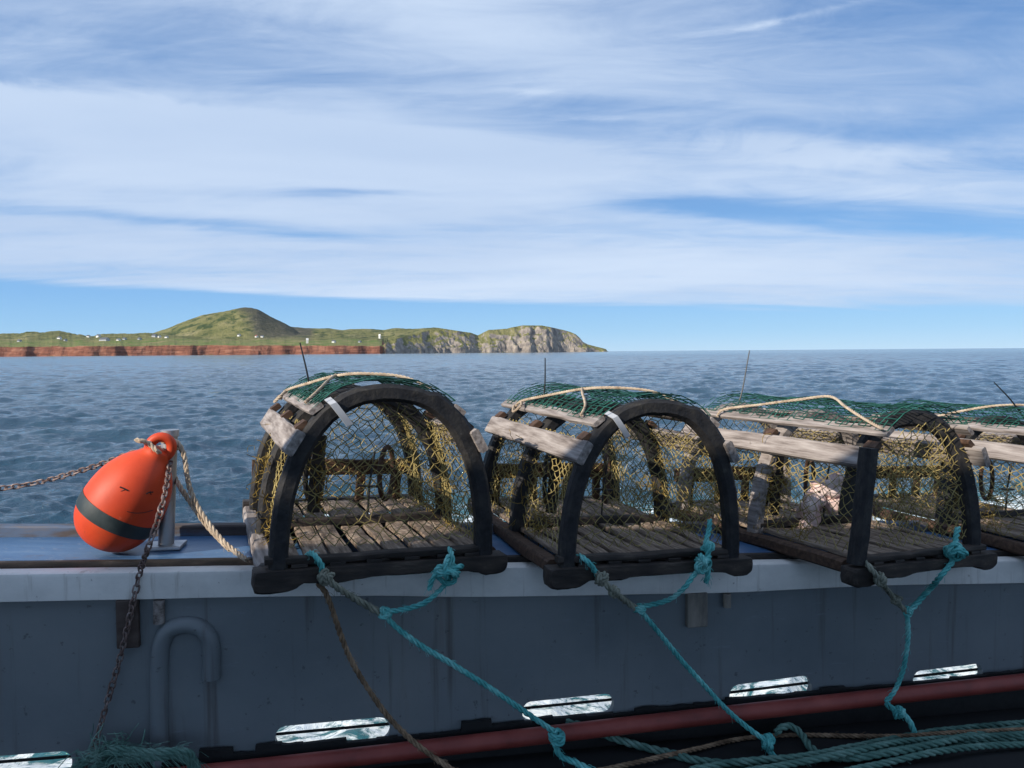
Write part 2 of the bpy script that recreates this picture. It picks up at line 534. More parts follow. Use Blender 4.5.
def make_world():
    w = bpy.data.worlds.new('World')
    SC.world = w
    w.use_nodes = True
    t = w.node_tree
    t.nodes.clear()
    nt = NT(t)
    out = nt.n('ShaderNodeOutputWorld')
    bg = nt.n('ShaderNodeBackground')
    STR = 0.10
    bg.inputs[1].default_value = STR
    t.links.new(bg.outputs[0], out.inputs[0])
    sky = nt.n('ShaderNodeTexSky', sky_type='NISHITA')
    sky.sun_disc = False
    sky.sun_elevation = R(SUN_EL)
    sky.sun_rotation = R(SUN_AZ)
    sky.air_density = 0.9
    sky.dust_density = 0.0
    sky.ozone_density = 3.0
    tc = nt.n('ShaderNodeTexCoord')
    sep = nt.n('ShaderNodeSeparateXYZ')
    t.links.new(tc.outputs['Generated'], sep.inputs[0])
    x, y, z = sep.outputs
    zz = nt.math('ADD', nt.math('MAXIMUM', z, 0.0), 0.10)
    px = nt.math('DIVIDE', x, zz)
    py = nt.math('DIVIDE', y, zz)
    cmb = nt.n('ShaderNodeCombineXYZ')
    nt.put(cmb.inputs[0], px)
    nt.put(cmb.inputs[1], py)
    P = cmb.outputs[0]
    # gentle warp of the cloud sheet
    big = nt.noise(nt.scale(P, (0.22, 0.5, 1), (0, 0, R(-8)), (3.1, 1.7, 0)), 1.0, 5, 0.55, 0.6)
    wisp = nt.noise(nt.scale(P, (0.33, 1.35, 1), (0, 0, R(-10)), (7.3, 2.2, 0)), 1.0, 7, 0.56, 1.0)
    fine = nt.noise(nt.scale(P, (0.8, 1.7, 1), (0, 0, R(24)), (1.3, 8.2, 0)), 1.7, 10, 0.66, 2.2)
    yy = nt.math('MAXIMUM', y, 0.12)
    u = nt.math('DIVIDE', x, yy)
    v = nt.math('DIVIDE', nt.math('MAXIMUM', z, 0.0), yy)
    # wobble for the placed banks and gaps
    wob = nt.noise(nt.scale(P, (0.5, 1.2, 1)), 1.0, 4, 0.6)
    wob = nt.math('SUBTRACT', wob, 0.5)

    def blob(px_, py_, sx, sy, rot=0.0):
        u0 = (px_ - 512) / F
        v0 = (355.9 - 0.0077 * px_ - py_) / F
        du = nt.math('SUBTRACT', u, u0)
        dv = nt.math('ADD', nt.math('SUBTRACT', v, v0), nt.math('MULTIPLY', wob, 0.05))
        c, s = math.cos(R(rot)), math.sin(R(rot))
        a = nt.math('ADD', nt.math('MULTIPLY', du, c), nt.math('MULTIPLY', dv, s))
        b = nt.math('SUBTRACT', nt.math('MULTIPLY', dv, c), nt.math('MULTIPLY', du, s))
        a = nt.math('DIVIDE', a, sx / F)
        b = nt.math('DIVIDE', b, sy / F)
        q = nt.math('ADD', nt.math('MULTIPLY', a, a), nt.math('MULTIPLY', b, b))
        return nt.math('POWER', 2.718, nt.math('MULTIPLY', q, -1.0))

    dens = nt.math('MULTIPLY_ADD', big, 0.55, 0.24)
    dens = nt.math('ADD', dens, nt.math('MULTIPLY', nt.math('SUBTRACT', wisp, 0.5), 0.95))
    dens = nt.math('ADD', dens, nt.math('MULTIPLY', nt.math('SUBTRACT', fine, 0.5), 0.50))
    for (a, bx) in [((250, 150, 420, 60, -6), 0.30), ((100, 240, 420, 45, -2), 0.30), ((850, 190, 320, 35, -7), 0.22),
                    ((430, 20, 190, 34, -12), 0.32), ((700, 275, 520, 30, -1), 0.26), ((800, 150, 140, 16, -8), 0.16),
                    ((130, 220, 240, 9, -5), -0.42), ((350, 193, 75, 5, -2), -0.40), ((720, 210, 110, 10, -3), -0.50),
                    ((930, 222, 130, 16, -2), -0.40), ((620, 130, 200, 22, -4), -0.30), ((950, 130, 130, 20, 4), -0.22),
                    ((930, 20, 220, 60, 6), -0.30), ((180, 60, 260, 22, -8), -0.10), ((60, 10, 160, 30, -5), -0.06)]:
        dens = nt.math('ADD', dens, nt.math('MULTIPLY', blob(*a), bx))
    # the long bank with a crisp upper edge, sloping down to the right
    ln = nt.math('SUBTRACT', (355.9 - 84) / F, nt.math('MULTIPLY', nt.math('ADD', u, 0.666), 0.118))
    ln = nt.math('ADD', nt.math('SUBTRACT', ln, v), nt.math('MULTIPLY', wob, 0.05))
    ln = nt.math('ADD', ln, nt.math('MULTIPLY', nt.math('SUBTRACT', fine, 0.5), 0.035))
    bank = nt.math('MULTIPLY', nt.smooth(ln, -0.006, 0.014), nt.math('SUBTRACT', 1.0, nt.smooth(ln, 0.02, 0.16)))
    bank = nt.math('MULTIPLY', bank, nt.math('SUBTRACT', 1.0, nt.smooth(u, -0.05, 0.25)))
    dens = nt.math('ADD', dens, nt.math('MULTIPLY', bank, 0.30))
    # rows of small rippled cloud, and two thin fibres
    rip = nt.noise(nt.scale(P, (2.6, 1.1, 1), (0, 0, R(38)), (2.2, 4.1, 0)), 1.9, 8, 0.62, 1.2)
    dens = nt.math('ADD', dens, nt.math('MULTIPLY', nt.math('MULTIPLY', nt.math('SUBTRACT', rip, 0.40), blob(770, 150, 100, 17, -9)), 1.3))
    for a in ((760, 32, 90, 4, 9), (805, 22, 70, 3, 13), (530, 96, 30, 3, -2), (600, 120, 60, 4, 5)):
        dens = nt.math('ADD', dens, nt.math('MULTIPLY', blob(*a), nt.math('MULTIPLY', nt.math('POWER', fine, 2.0), 0.65)))
    # clear strip above the sea: the cloud sheet's far edge
    edge = nt.math('ADD', z, nt.math('MULTIPLY', x, 0.033))
    edge = nt.math('ADD', edge, nt.math('MULTIPLY', nt.math('SUBTRACT', wisp, 0.5), 0.020))
    dens = nt.math('MULTIPLY', nt.smooth(dens, 0.12, 0.92), nt.smooth(edge, 0.0585, 0.068), clamp=True)
    dens = nt.math('MULTIPLY_ADD', dens, 0.93, nt.math('MULTIPLY', nt.smooth(edge, 0.0585, 0.068), 0.03))
    dens = nt.math('ADD', dens, nt.math('MULTIPLY', nt.smooth(z, 0.42, 0.7), 0.35), clamp=True)  # cloud overhead, out of view, added to brighten the sea and the fill
    K = 0.1 / STR
    lit = nt.mix(nt.smooth(big, 0.3, 0.7), (4.1 * K, 5.2 * K, 7.0 * K), (5.3 * K, 6.3 * K, 7.8 * K))
    low = nt.ramp(nt.math('MULTIPLY', z, 2.0), [(0.0, (3.1 * K, 5.4 * K, 7.9 * K)), (0.05, (2.2 * K, 4.7 * K, 7.6 * K)), (0.14, (1.7 * K, 3.9 * K, 7.2 * K)), (0.4, (1.15 * K, 2.75 * K, 5.7 * K)), (1.0, (0.75 * K, 1.8 * K, 4.2 * K))])
    s2 = nt.mix(0.84, sky.outputs[0], low)
    c = nt.mix(dens, s2, lit)
    nt.put(bg.inputs[0], c)


make_world()


# ------------------------------------------------------------------ the sea
def make_sea():
    ang = np.concatenate([np.linspace(-180, -44, 60)[:-1], np.linspace(-44, 44, 1150), np.linspace(44, 180, 60)[1:-1]])
    ang = np.radians(ang)
    rr = [1.2]
    while rr[-1] < 13000:
        r = rr[-1]
        rr.append(r * 1.0047 if r < 700 else r * 1.03)
    rr = np.array(rr)
    A, Rr = np.meshgrid(ang, rr)
    X = Rr * np.sin(A)
    Y = Rr * np.cos(A)
    Z = np.zeros_like(X)
    DX = np.zeros_like(X)
    DY = np.zeros_like(X)
    rng = np.random.RandomState(11)
    cell = Rr * 0.0047
    near = Rr < 900
    lam = np.exp(np.linspace(math.log(0.20), math.log(9.0), 110))
    for L in lam:
        L = L * rng.uniform(0.95, 1.05)
        th = math.radians(-78) + rng.normal(0, 0.72)          # crests lean across the view
        k = 2 * math.pi / L
        kx, ky = k * math.cos(th), k * math.sin(th)
        amp = 0.0064 * L ** 0.66 * rng.uniform(0.4, 1.5) * (1.0 if L < 2 else (2 / L) ** 0.35)
        fade = np.clip((L / cell - 2.0) / 1.6, 0, 1)
        ph = kx * X + ky * Y + rng.uniform(0, 6.28)
        Z += amp * fade * np.cos(ph)
        DX -= amp * 1.1 * fade * math.cos(th) * np.sin(ph)
        DY -= amp * 1.1 * fade * math.sin(th) * np.sin(ph)
    X = X + DX
    Y = Y + DY
    nr, na = X.shape
    co_ = np.stack([X, Y, Z], -1).reshape(-1, 3)
    idx = np.arange(nr * na).reshape(nr, na)
    a, b, c, d = idx[:-1, :-1], idx[:-1, 1:], idx[1:, 1:], idx[1:, :-1]
    q = np.stack([a, d, c, b], -1).reshape(-1, 4)
    w = np.stack([idx[:-1, -1], idx[1:, -1], idx[1:, 0], idx[:-1, 0]], -1)
    q = np.concatenate([q, w])
    me = bpy.data.meshes.new('sea')
    me.vertices.add(len(co_))
    me.vertices.foreach_set('co', co_.astype(np.float32).ravel())
    me.loops.add(len(q) * 4)
    me.loops.foreach_set('vertex_index', q.astype(np.int32).ravel())
    me.polygons.add(len(q))
    me.polygons.foreach_set('loop_start', np.arange(0, len(q) * 4, 4, dtype=np.int32))
    me.polygons.foreach_set('use_smooth', np.ones(len(q), dtype=bool))
    me.update(calc_edges=True)
    me.validate()
    m, nt, p, tc, out = new_mat('sea_water')
    o = tc.outputs['Object']
    sep = nt.n('ShaderNodeSeparateXYZ')
    nt.put(sep.inputs[0], o)
    x, y, z = sep.outputs
    dist = nt.math('SQRT', nt.math('ADD', nt.math('MULTIPLY', x, x), nt.math('MULTIPLY', y, y)))
    n1 = nt.noise(nt.scale(o, (1.0, 1.5, 1), (0, 0, R(18))), 3.2, 8, 0.66, 0.5)
    n2 = nt.noise(nt.scale(o, (1.0, 1.6, 1), (0, 0, R(-12))), 0.55, 6, 0.6, 0.3)
    n3 = nt.noise(nt.scale(o, (0.5, 1.0, 1), (0, 0, R(6))), 0.05, 5, 0.6)
    far = nt.smooth(dist, 40, 400)
    h = nt.math('ADD', nt.math('MULTIPLY', n1, nt.math('SUBTRACT', 1.0, far)), nt.math('MULTIPLY', n2, nt.math('MULTIPLY_ADD', far, 3.2, 0.4)))
    nt.put(p.inputs['Normal'], nt.bump(h, 1.0, 0.085))
    deep = nt.mix(nt.smooth(n3, 0.35, 0.65), (0.015, 0.052, 0.090), (0.022, 0.068, 0.106))
    # broken foam of the boat's own wash, thick against the hull and trailing off to the right
    lim = nt.math('MULTIPLY_ADD', nt.smooth(x, -5.2, -3.0), 8.6, 5.8)
    wash = nt.math('SUBTRACT', 1.0, nt.smooth(nt.math('SUBTRACT', y, lim), -2.6, 0.9))
    wash = nt.math('MULTIPLY', wash, nt.smooth(y, -3.0, 0.5))
    f1 = nt.noise(nt.scale(o, (0.6, 1.3, 1), (0, 0, R(-9))), 3.6, 9, 0.72, 2.2)
    thr = nt.math('MULTIPLY_ADD', wash, 0.32, -0.25)
    foam = nt.smooth(nt.math('ADD', f1, thr), 0.50, 0.62)
    foam = nt.math('MULTIPLY', foam, nt.smooth(wash, 0.02, 0.25))
    base = nt.mix(nt.math('MULTIPLY', wash, 0.7), deep, (0.03, 0.16, 0.17))
    nt.put(p.inputs['Base Color'], nt.mix(foam, base, (0.72, 0.78, 0.80)))
    nt.put(p.inputs['Roughness'], nt.math('ADD', nt.math('MULTIPLY_ADD', far, 0.06, 0.06), nt.math('MULTIPLY', foam, 0.6)))
    p.inputs['IOR'].default_value = 1.40
    me.materials.append(m)
    ob = bpy.data.objects.new('sea', me)
    COL.objects.link(ob)
    tag(ob, kind='structure')


make_sea()


# ------------------------------------------------------------------ the island
def hor(x):
    return 355.9 - 0.0077 * x


def vnoise(x, seed, octaves=5):
    """1-D smooth value noise, roughly -1..1"""
    rng = np.random.RandomState(seed)
    tab = rng.uniform(-1, 1, 4096)
    out = np.zeros_like(x, dtype=float)
    a, tot = 1.0, 0
    for o in range(octaves):
        i = np.floor(x).astype(int)
        f = x - i
        f = f * f * (3 - 2 * f)
        out += a * (tab[(i + o * 97) % 4096] * (1 - f) + tab[(i + 1 + o * 97) % 4096] * f)
        tot += a
        a *= 0.55
        x = x * 2.03 + 11.7
    return out / tot


def vnoise2(x, y, seed, octaves=5):
    rng = np.random.RandomState(seed)
    tab = rng.uniform(-1, 1, (256, 256))
    out = np.zeros_like(x, dtype=float)
    a, tot = 1.0, 0
    for o in range(octaves):
        i = np.floor(x).astype(int); j = np.floor(y).astype(int)
        f = x - i; g = y - j
        f = f * f * (3 - 2 * f); g = g * g * (3 - 2 * g)
        i0, i1, j0, j1 = i % 256, (i + 1) % 256, j % 256, (j + 1) % 256
        out += a * ((tab[i0, j0] * (1 - f) + tab[i1, j0] * f) * (1 - g) + (tab[i0, j1] * (1 - f) + tab[i1, j1] * f) * g)
        tot += a
        a *= 0.52
        x = x * 2.03 + 17.3; y = y * 2.03 + 5.1
    return out / tot


LOW = [(-400, 335), (-200, 331), (-60, 334), (0, 334.5), (32, 332.2), (60, 332.3), (75, 334), (88, 336), (95, 336.2), (102, 334), (125, 333), (160, 333.3), (200, 335), (260, 335), (300, 334), (608, 340)]
HILL = [(140, 338.5), (150, 335), (162, 331), (173, 327), (190, 320), (203, 315.6), (219, 312.5), (227, 311), (234, 310), (240, 309.2), (247, 308.9), (253, 309.3), (258, 310.2), (262, 312), (267, 315), (276.5, 320), (286, 324.5), (294, 329), (303, 336), (308, 341), (318, 350)]
RIDGE = [(255, 336), (275, 328), (290, 327), (306, 328.4), (326, 329), (343, 331), (352, 330), (371, 330), (384, 331), (396, 328.7), (415, 329.5), (434, 328), (446, 329.5), (456, 332), (470, 338), (485, 350)]
CAPE = [(380, 349), (386, 343), (392, 340.5), (400, 338), (415, 334.5), (428, 330), (440, 328.5), (456, 331), (471, 333), (478, 335.5), (489, 330), (507, 329), (512, 327.6), (522, 325.8), (542, 326), (556, 329), (565, 331), (570, 332.4), (576, 335), (580, 338.5), (583, 342.3), (588, 344.8), (595, 346.6), (606, 349.2), (608, 351.3)]
CLIFF = [(-400, 346.9), (0, 347.0), (60, 346.6), (150, 345.8), (230, 345.3), (300, 345.5), (382, 345.9), (386, 350), (395, 351), (420, 352)]
ISLAND = {}


def make_island():
    xs = np.arange(-380, 609, 0.5)
    nx = len(xs)
    d0 = np.interp(xs, [-380, 0, 300, 380, 392, 450, 520, 608], [1900, 1950, 2050, 2090, 2160, 2400, 2520, 2700])
    rag = vnoise(xs / 44, 3, 3) * 52 + vnoise(xs / 11.0, 5, 2) * 6
    rag2 = vnoise(xs / 30, 9, 3) * 80 + vnoise(xs / 9.0, 15, 2) * 9
    d0 = d0 + np.where(xs < 385, rag, rag2)
    offs = np.concatenate([np.linspace(-6, 34, 26), np.geomspace(42, 700, 44), np.linspace(740, 2600, 44)])
    nd = len(offs)
    XP = np.repeat(xs[:, None], nd, 1)
    D = d0[:, None] + offs[None, :]

    def elev(tab):
        e = np.interp(xs, [a for a, b in tab], [hor(a) - b for a, b in tab], left=-5, right=-5)
        return e[:, None]

    gx = np.tan(np.arctan((XP - 512) / F)) * D
    nz = vnoise2(gx / 90, D / 90, 21, 6)
    nzf = vnoise2(gx / 22, D / 22, 23, 5)
    # coastal plain with the red cliff
    ec = elev(CLIFF) * D / F
    step = np.clip((offs[None, :] + 2 + 5 * nzf) / 16.0, 0, 1)
    step = step ** 0.8 * (1 + 0.10 * vnoise(xs / 14, 61, 4)[:, None])
    plain = ec * step
    el = elev(LOW) * (d0[:, None] + 760) / F
    t = np.clip((offs[None, :] - 30) / 730, 0, 1)
    plain = np.where(XP < 388, plain + np.maximum(0, el - ec) * (t ** 1.25 * (1 + 0.22 * nz)) * np.exp(-np.maximum(0, offs[None, :] - 760) ** 2 / 4e5), plain * (offs[None, :] < 500))
    plain = plain + np.where(offs[None, :] > 40, nz * 1.8 * np.clip(offs[None, :] / 400, 0, 1), 0)
    # the round hill
    Dh = 2950
    q = (D - Dh) / 420
    prof = np.where(q < 0, np.exp(-np.abs(q) ** 2.2 * 1.3), np.exp(-q * q))
    hill = elev(HILL) * Dh / F * prof
    hill = hill * (1 + 0.02 * nz) + np.where(hill > 6, nz * 5 * (np.abs(q) < 1.2), 0)
    # ridge behind
    Dr = 3450
    q = (D - Dr) / 480
    ridge = elev(RIDGE) * Dr / F * np.exp(-q * q * 1.2) + nz * 7 * np.exp(-q * q)
    # grey headland: sheer faces with gullies straight out of the sea
    top = elev(CAPE)
    foot = np.clip((offs[None, :] + 6 + 26 * nzf * (offs[None, :] < 260)) / np.interp(xs, [385, 430, 450, 475, 495, 520, 560, 608], [60, 170, 110, 150, 150, 130, 90, 60])[:, None], 0, 1)
    gul = vnoise2(XP / 9.0, D / 120, 31, 4)
    shape = foot ** 0.72
    cape = top * (d0[:, None] + 140) / F * shape * (1 + 0.15 * gul * np.sin(foot * math.pi)) * np.exp(-np.maximum(0, offs[None, :] - 330) ** 2 / 1.6e5)
    cape = np.where(XP > 378, cape, -3)
    H = np.maximum.reduce([plain, hill, ridge, cape])
    sea_mask = offs[None, :] < -3
    H = np.where(sea_mask, -2.5, H)
    H[:, -1] = -3
    # to the world: columns run along lines of sight of the survey point
    dirs = np.array([list(ray(x, hor(x))) for x in xs])
    ux = dirs[:, 0] / dirs[:, 1]
    WX = ux[:, None] * D
    WY = D.copy()
    WZ = H + 0.0
    # heights were measured from eye level
    WZ = np.where(H > 0, H + EYE * np.clip(H / 10, 0, 1), H)
    me = bpy.data.meshes.new('island_terrain')
    v = np.stack([WX, WY, WZ], -1).reshape(-1, 3)
    idx = np.arange(nx * nd).reshape(nx, nd)
    a, b, c, d = idx[:-1, :-1], idx[1:, :-1], idx[1:, 1:], idx[:-1, 1:]
    fq = np.stack([a, b, c, d], -1).reshape(-1, 4)
    me.from_pydata(v.tolist(), [], fq.tolist())
    me.polygons.foreach_set('use_smooth', np.ones(len(fq), dtype=bool))
    at = me.attributes.new('redrock', 'FLOAT', 'POINT')
    red = np.clip((388 - XP) / 6, 0, 1) * np.clip((420 - (D - d0[:, None])) / 60, 0, 1)
    at.data.foreach_set('value', red.ravel().astype(np.float32))
    at = me.attributes.new('shaded_flank', 'FLOAT', 'POINT')
    scr = np.clip((XP + 14 * nz + (H - 90) * 0.12 - 246) / 14, 0, 1) * np.clip((316 - XP) / 6, 0, 1) * (np.abs(D - Dh) < 700) * np.clip((H - 38 - 12 * nz) / 25, 0, 1)  # shade of the hill's right flank, put into the colour as grey stone
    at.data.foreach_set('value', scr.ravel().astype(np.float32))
    at = me.attributes.new('inland', 'FLOAT', 'POINT')
    inl = np.repeat(offs[None, :], nx, 0)
    at.data.foreach_set('value', inl.ravel().astype(np.float32))
    me.update()
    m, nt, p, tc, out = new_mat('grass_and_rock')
    geo = nt.n('ShaderNodeNewGeometry')
    sp = nt.n('ShaderNodeSeparateXYZ')
    nt.put(sp.inputs[0], geo.outputs['Normal'])
    o = tc.outputs['Object']
    sep = nt.n('ShaderNodeSeparateXYZ')
    nt.put(sep.inputs[0], o)
    ar = nt.n('ShaderNodeAttribute', attribute_name='redrock')
    ai = nt.n('ShaderNodeAttribute', attribute_name='inland')
    n1 = nt.noise(o, 0.012, 8, 0.62)
    n2 = nt.noise(nt.scale(o, (1, 1, 1)), 0.05, 7, 0.65)
    n3 = nt.noise(nt.scale(o, (0.25, 0.25, 3)), 0.09, 6, 0.6)
    fld = nt.n('ShaderNodeTexVoronoi')
    nt.put(fld.inputs['Vector'], nt.scale(o, (0.006, 0.010, 0.0)))
    fcol = nt.n('ShaderNodeSeparateColor')
    nt.put(fcol.inputs[0], fld.outputs['Color'])
    grass = nt.ramp(n1, [(0.32, (0.10, 0.115, 0.045)), (0.5, (0.185, 0.18, 0.075)), (0.68, (0.26, 0.235, 0.12))])
    fields = nt.ramp(fcol.outputs[0], [(0.1, (0.10, 0.18, 0.040)), (0.45, (0.25, 0.22, 0.10)), (0.7, (0.11, 0.16, 0.05)), (0.95, (0.28, 0.23, 0.12))])
    flat = nt.math('SUBTRACT', 1.0, nt.smooth(ai.outputs['Fac'], 330, 520))
    grass = nt.mix(nt.math('MULTIPLY', nt.math('MULTIPLY', flat, nt.smooth(ar.outputs['Fac'], 0.2, 0.8)), 0.8), grass, fields)
    n4 = nt.noise(nt.scale(o, (1, 1, 1.6)), 0.021, 8, 0.68, 0.8)
    scrub = nt.smooth(n4, 0.50, 0.58)
    scrub = nt.math('MULTIPLY', scrub, nt.smooth(ai.outputs['Fac'], 250, 600))
    grass = nt.mix(nt.math('MULTIPLY', scrub, 0.85), grass, (0.035, 0.062, 0.026))
    asc = nt.n('ShaderNodeAttribute', attribute_name='shaded_flank')
    shaded_stone = nt.ramp(n2, [(0.3, (0.045, 0.050, 0.040)), (0.55, (0.085, 0.080, 0.066)), (0.75, (0.17, 0.145, 0.12))])  # grey tones that paint in the flank's shade
    grass = nt.mix(nt.math('MULTIPLY', asc.outputs['Fac'], 0.85), grass, shaded_stone)
    redc = nt.ramp(n3, [(0.3, (0.10, 0.046, 0.036)), (0.5, (0.22, 0.092, 0.062)), (0.72, (0.36, 0.19, 0.13))])
    grey = nt.ramp(n2, [(0.3, (0.13, 0.12, 0.118)), (0.5, (0.28, 0.245, 0.215)), (0.72, (0.48, 0.42, 0.345))])
    rock = nt.mix(ar.outputs['Fac'], grey, redc)
    edge = nt.math('ADD', sp.outputs[2], nt.math('MULTIPLY', nt.math('SUBTRACT', n2, 0.5), 0.35))
    thr = nt.math('MULTIPLY_ADD', ar.outputs['Fac'], 0.06, 0.0)
    rk = nt.math('SUBTRACT', 1.0, nt.smooth(nt.math('SUBTRACT', edge, thr), 0.70, 0.84))
    rk = nt.math('MULTIPLY', rk, nt.math('SUBTRACT', 1.0, nt.smooth(ai.outputs['Fac'], 330, 460)))
    nt.put(p.inputs['Base Color'], nt.mix(rk, grass, rock))
    p.inputs['Roughness'].default_value = 0.95
    p.inputs['Specular IOR Level'].default_value = 0.1
    hb = nt.math('ADD', nt.math('MULTIPLY', n2, 8.0), nt.math('MULTIPLY', n1, 14.0))
    nt.put(p.inputs['Normal'], nt.bump(hb, 0.9, 1.0))
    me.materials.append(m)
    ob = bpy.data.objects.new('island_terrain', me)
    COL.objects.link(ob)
    tag(ob, kind='structure')
    ISLAND.update(xs=xs, d0=d0, offs=offs, WX=WX, WY=WY, WZ=WZ)


make_island()


def ground_at(px, py):
    """first land point seen along column px at height py"""
    xs, WX, WY, WZ = ISLAND['xs'], ISLAND['WX'], ISLAND['WY'], ISLAND['WZ']
    i = int(np.argmin(np.abs(xs - px)))
    ang = (WZ[i] - EYE) / WY[i] * F
    want = hor(px) - py
    best = None
    for j in range(30, WZ.shape[1]):
        if ang[j] >= want:
            best = j
            break
    if best is None:
        best = int(np.argmax(ang))
    return Vector((WX[i, best], WY[i, best], WZ[i, best]))


MT['housewhite'] = surf('house_white_wall', [(0.62, 0.62, 0.60), (0.74, 0.74, 0.72)], 1, rough=0.7, bump=0)
MT['housegrey'] = surf('house_grey_wall', [(0.30, 0.33, 0.37), (0.40, 0.43, 0.46)], 1, rough=0.7, bump=0)
MT['roofdark'] = surf('house_dark_roof', [(0.06, 0.07, 0.085), (0.10, 0.11, 0.13)], 1, rough=0.8, bump=0)
MT['roofred'] = surf('house_red_roof', [(0.22, 0.07, 0.05), (0.28, 0.10, 0.07)], 1, rough=0.8, bump=0)


def house(px, py, w, d, h, rz, wall, roof, label, rise=0.45, name='house', cat='house', group='houses scattered along the far coast'):
    c = ground_at(px, py)
    root = empty(name, c, label, cat, group)
    root.rotation_euler = (0, 0, R(rz))
    mb = MB()
    hw, hd = w / 2, d / 2
    z0 = -2.5
    rg = h + d * rise
    mb.add([(-hw, -hd, z0), (hw, -hd, z0), (hw, hd, z0), (-hw, hd, z0), (-hw, -hd, h), (hw, -hd, h), (hw, hd, h), (-hw, hd, h), (-hw, 0, rg), (hw, 0, rg)],
           [(0, 1, 5, 4), (2, 3, 7, 6), (1, 2, 6, 9, 5), (3, 0, 4, 8, 7), (0, 3, 2, 1)])
    mb.build('wall', MT[wall], root, smooth=False)
    rb = MB()
    ov, th = 0.5, 0.3
    for s in (-1, 1):
        ye, ze = s * (hd + ov), h - ov * rise
        vs = [(-hw - ov, 0, rg + 0.05), (hw + ov, 0, rg + 0.05), (hw + ov, ye, ze + 0.05), (-hw - ov, ye, ze + 0.05)]
        vs += [(a, b, z + th) for a, b, z in vs]
        rb.add(vs, [(0, 1, 2, 3), (4, 7, 6, 5), (0, 4, 5, 1), (1, 5, 6, 2), (2, 6, 7, 3), (3, 7, 4, 0)])
    rb.build('roof', MT[roof], root, smooth=False)
    return root


GEN = 'tiny pale house with dark roof on the green far shore'
for (px, py, w, d, h, rz, wl, rf, lb) in [
        (60, 339.5, 11, 8, 4, 20, 'housewhite', 'roofdark', GEN), (66, 341.5, 10, 7, 3.5, -15, 'housegrey', 'roofdark', GEN),
        (89, 338, 10, 8, 4, 30, 'housewhite', 'roofdark', GEN), (99, 338, 11, 9, 5, 10, 'housewhite', 'roofdark', GEN),
        (105, 341, 34, 13, 3.2, 2, 'housegrey', 'roofdark', 'long low grey building with dark blue roof on the green far shore'),
        (119, 341, 13, 8, 3, -8, 'housewhite', 'roofdark', GEN), (125, 340.5, 11, 8, 3, 12, 'housegrey', 'roofdark', GEN),
        (155, 337.5, 14, 10, 5, 25, 'housegrey', 'roofdark', GEN), (160, 338.3, 9, 8, 4, -20, 'housewhite', 'roofdark', GEN), (167, 338.8, 10, 7, 3.5, 15, 'housewhite', 'roofdark', GEN),
        (239.5, 338, 9, 8, 4, 10, 'housewhite', 'roofdark', GEN), (257, 338.5, 10, 8, 4, -25, 'housewhite', 'roofred', 'white house with reddish roof at the foot of the round hill'),
        (262.5, 338.2, 9, 7, 3.5, 35, 'housewhite', 'roofdark', GEN), (334, 343, 9, 8, 4, 10, 'housewhite', 'roofdark', GEN), (360, 342.8, 9, 7, 3, -10, 'housegrey', 'roofdark', GEN),
        (20, 342, 11, 8, 3, 10, 'housegrey', 'roofdark', GEN), (140, 340, 12, 8, 3, -10, 'housegrey', 'roofdark', GEN)]:
    house(px, py, w, d, h, rz * 0.5 - 30, wl, rf, lb)
house(307.5, 343.6, 6, 6, 9, 20, 'housewhite', 'housewhite', 'tall narrow white tower house at the right foot of the round hill', rise=0.9, name='tower_house')
house(380, 339.6, 6, 6, 9, -15, 'housewhite', 'housewhite', 'tall narrow pale house above the right end of the red cliff', rise=0.9, name='tower_house')


# ------------------------------------------------------------------ the boat
boat = empty('fishing_boat', (0, 0, 0), 'fishing boat side with blue-topped gunwale, white edge and dark blue-grey bulwark', 'boat')
U0, U1 = -3.2, 5.0
UD = -8.5


def rounded_slot(u0, z0, u1, z1, hh, n=7):
    a = math.atan2(z1 - z0, u1 - u0)
    pts = []
    r = hh * 0.8
    for (cx, cz, w0) in ((u1, z1, -90), (u0, z0, 90)):
        for i in range(n + 1):
            w = R(w0 + 180 * i / n)
            # flattened round ends
            x, y = math.cos(w) * r, math.sin(w) * hh
            pts.append((cx + x * math.cos(a) - y * math.sin(a), cz + x * math.sin(a) + y * math.cos(a)))
    return pts


SCUP = []
for (xa, ya, xb, yb, h) in [(-40, 771, 62, 763, 22), (285, 739, 380, 730, 24), (531, 713, 606, 705, 21), (739, 697, 804, 688, 23), (921, 681, 977, 674, 19), (1080, 664, 1135, 660, 13)]:
    u0, z0 = uz(xa, ya)
    u1, z1 = uz(xb, yb)
    Yd = BY + (u0 + u1) / 2 * BS
    SCUP.append((u0, z0, u1, z1, h / 2 / F * Yd * 1.05))


def filled_plate(name, outer, holes, thick, v0, mat, parent):
    cu = bpy.data.curves.new(name, 'CURVE')
    cu.dimensions = '2D'
    cu.fill_mode = 'BOTH'
    cu.extrude = thick / 2
    for loop in [outer] + holes:
        s = cu.splines.new('POLY')
        s.points.add(len(loop) - 1)
        for p_, (a, b) in zip(s.points, loop):
            p_.co = (a, b, 0, 1)
        s.use_cyclic_u = True
    tmp = bpy.data.objects.new('tmp', cu)
    COL.objects.link(tmp)
    bpy.context.view_layer.update()
    dg = bpy.context.evaluated_depsgraph_get()
    me = bpy.data.meshes.new_from_object(tmp.evaluated_get(dg))
    bpy.data.objects.remove(tmp)
    bpy.data.curves.remove(cu)
    for vtx in me.vertices:
        a, b, c = vtx.co
        vtx.co = B(a, v0 + c, b)
    me.materials.clear()
    me.materials.append(mat)
    me.name = name
    o = bpy.data.objects.new(name, me)
    COL.objects.link(o)
    o.parent = parent
    return o


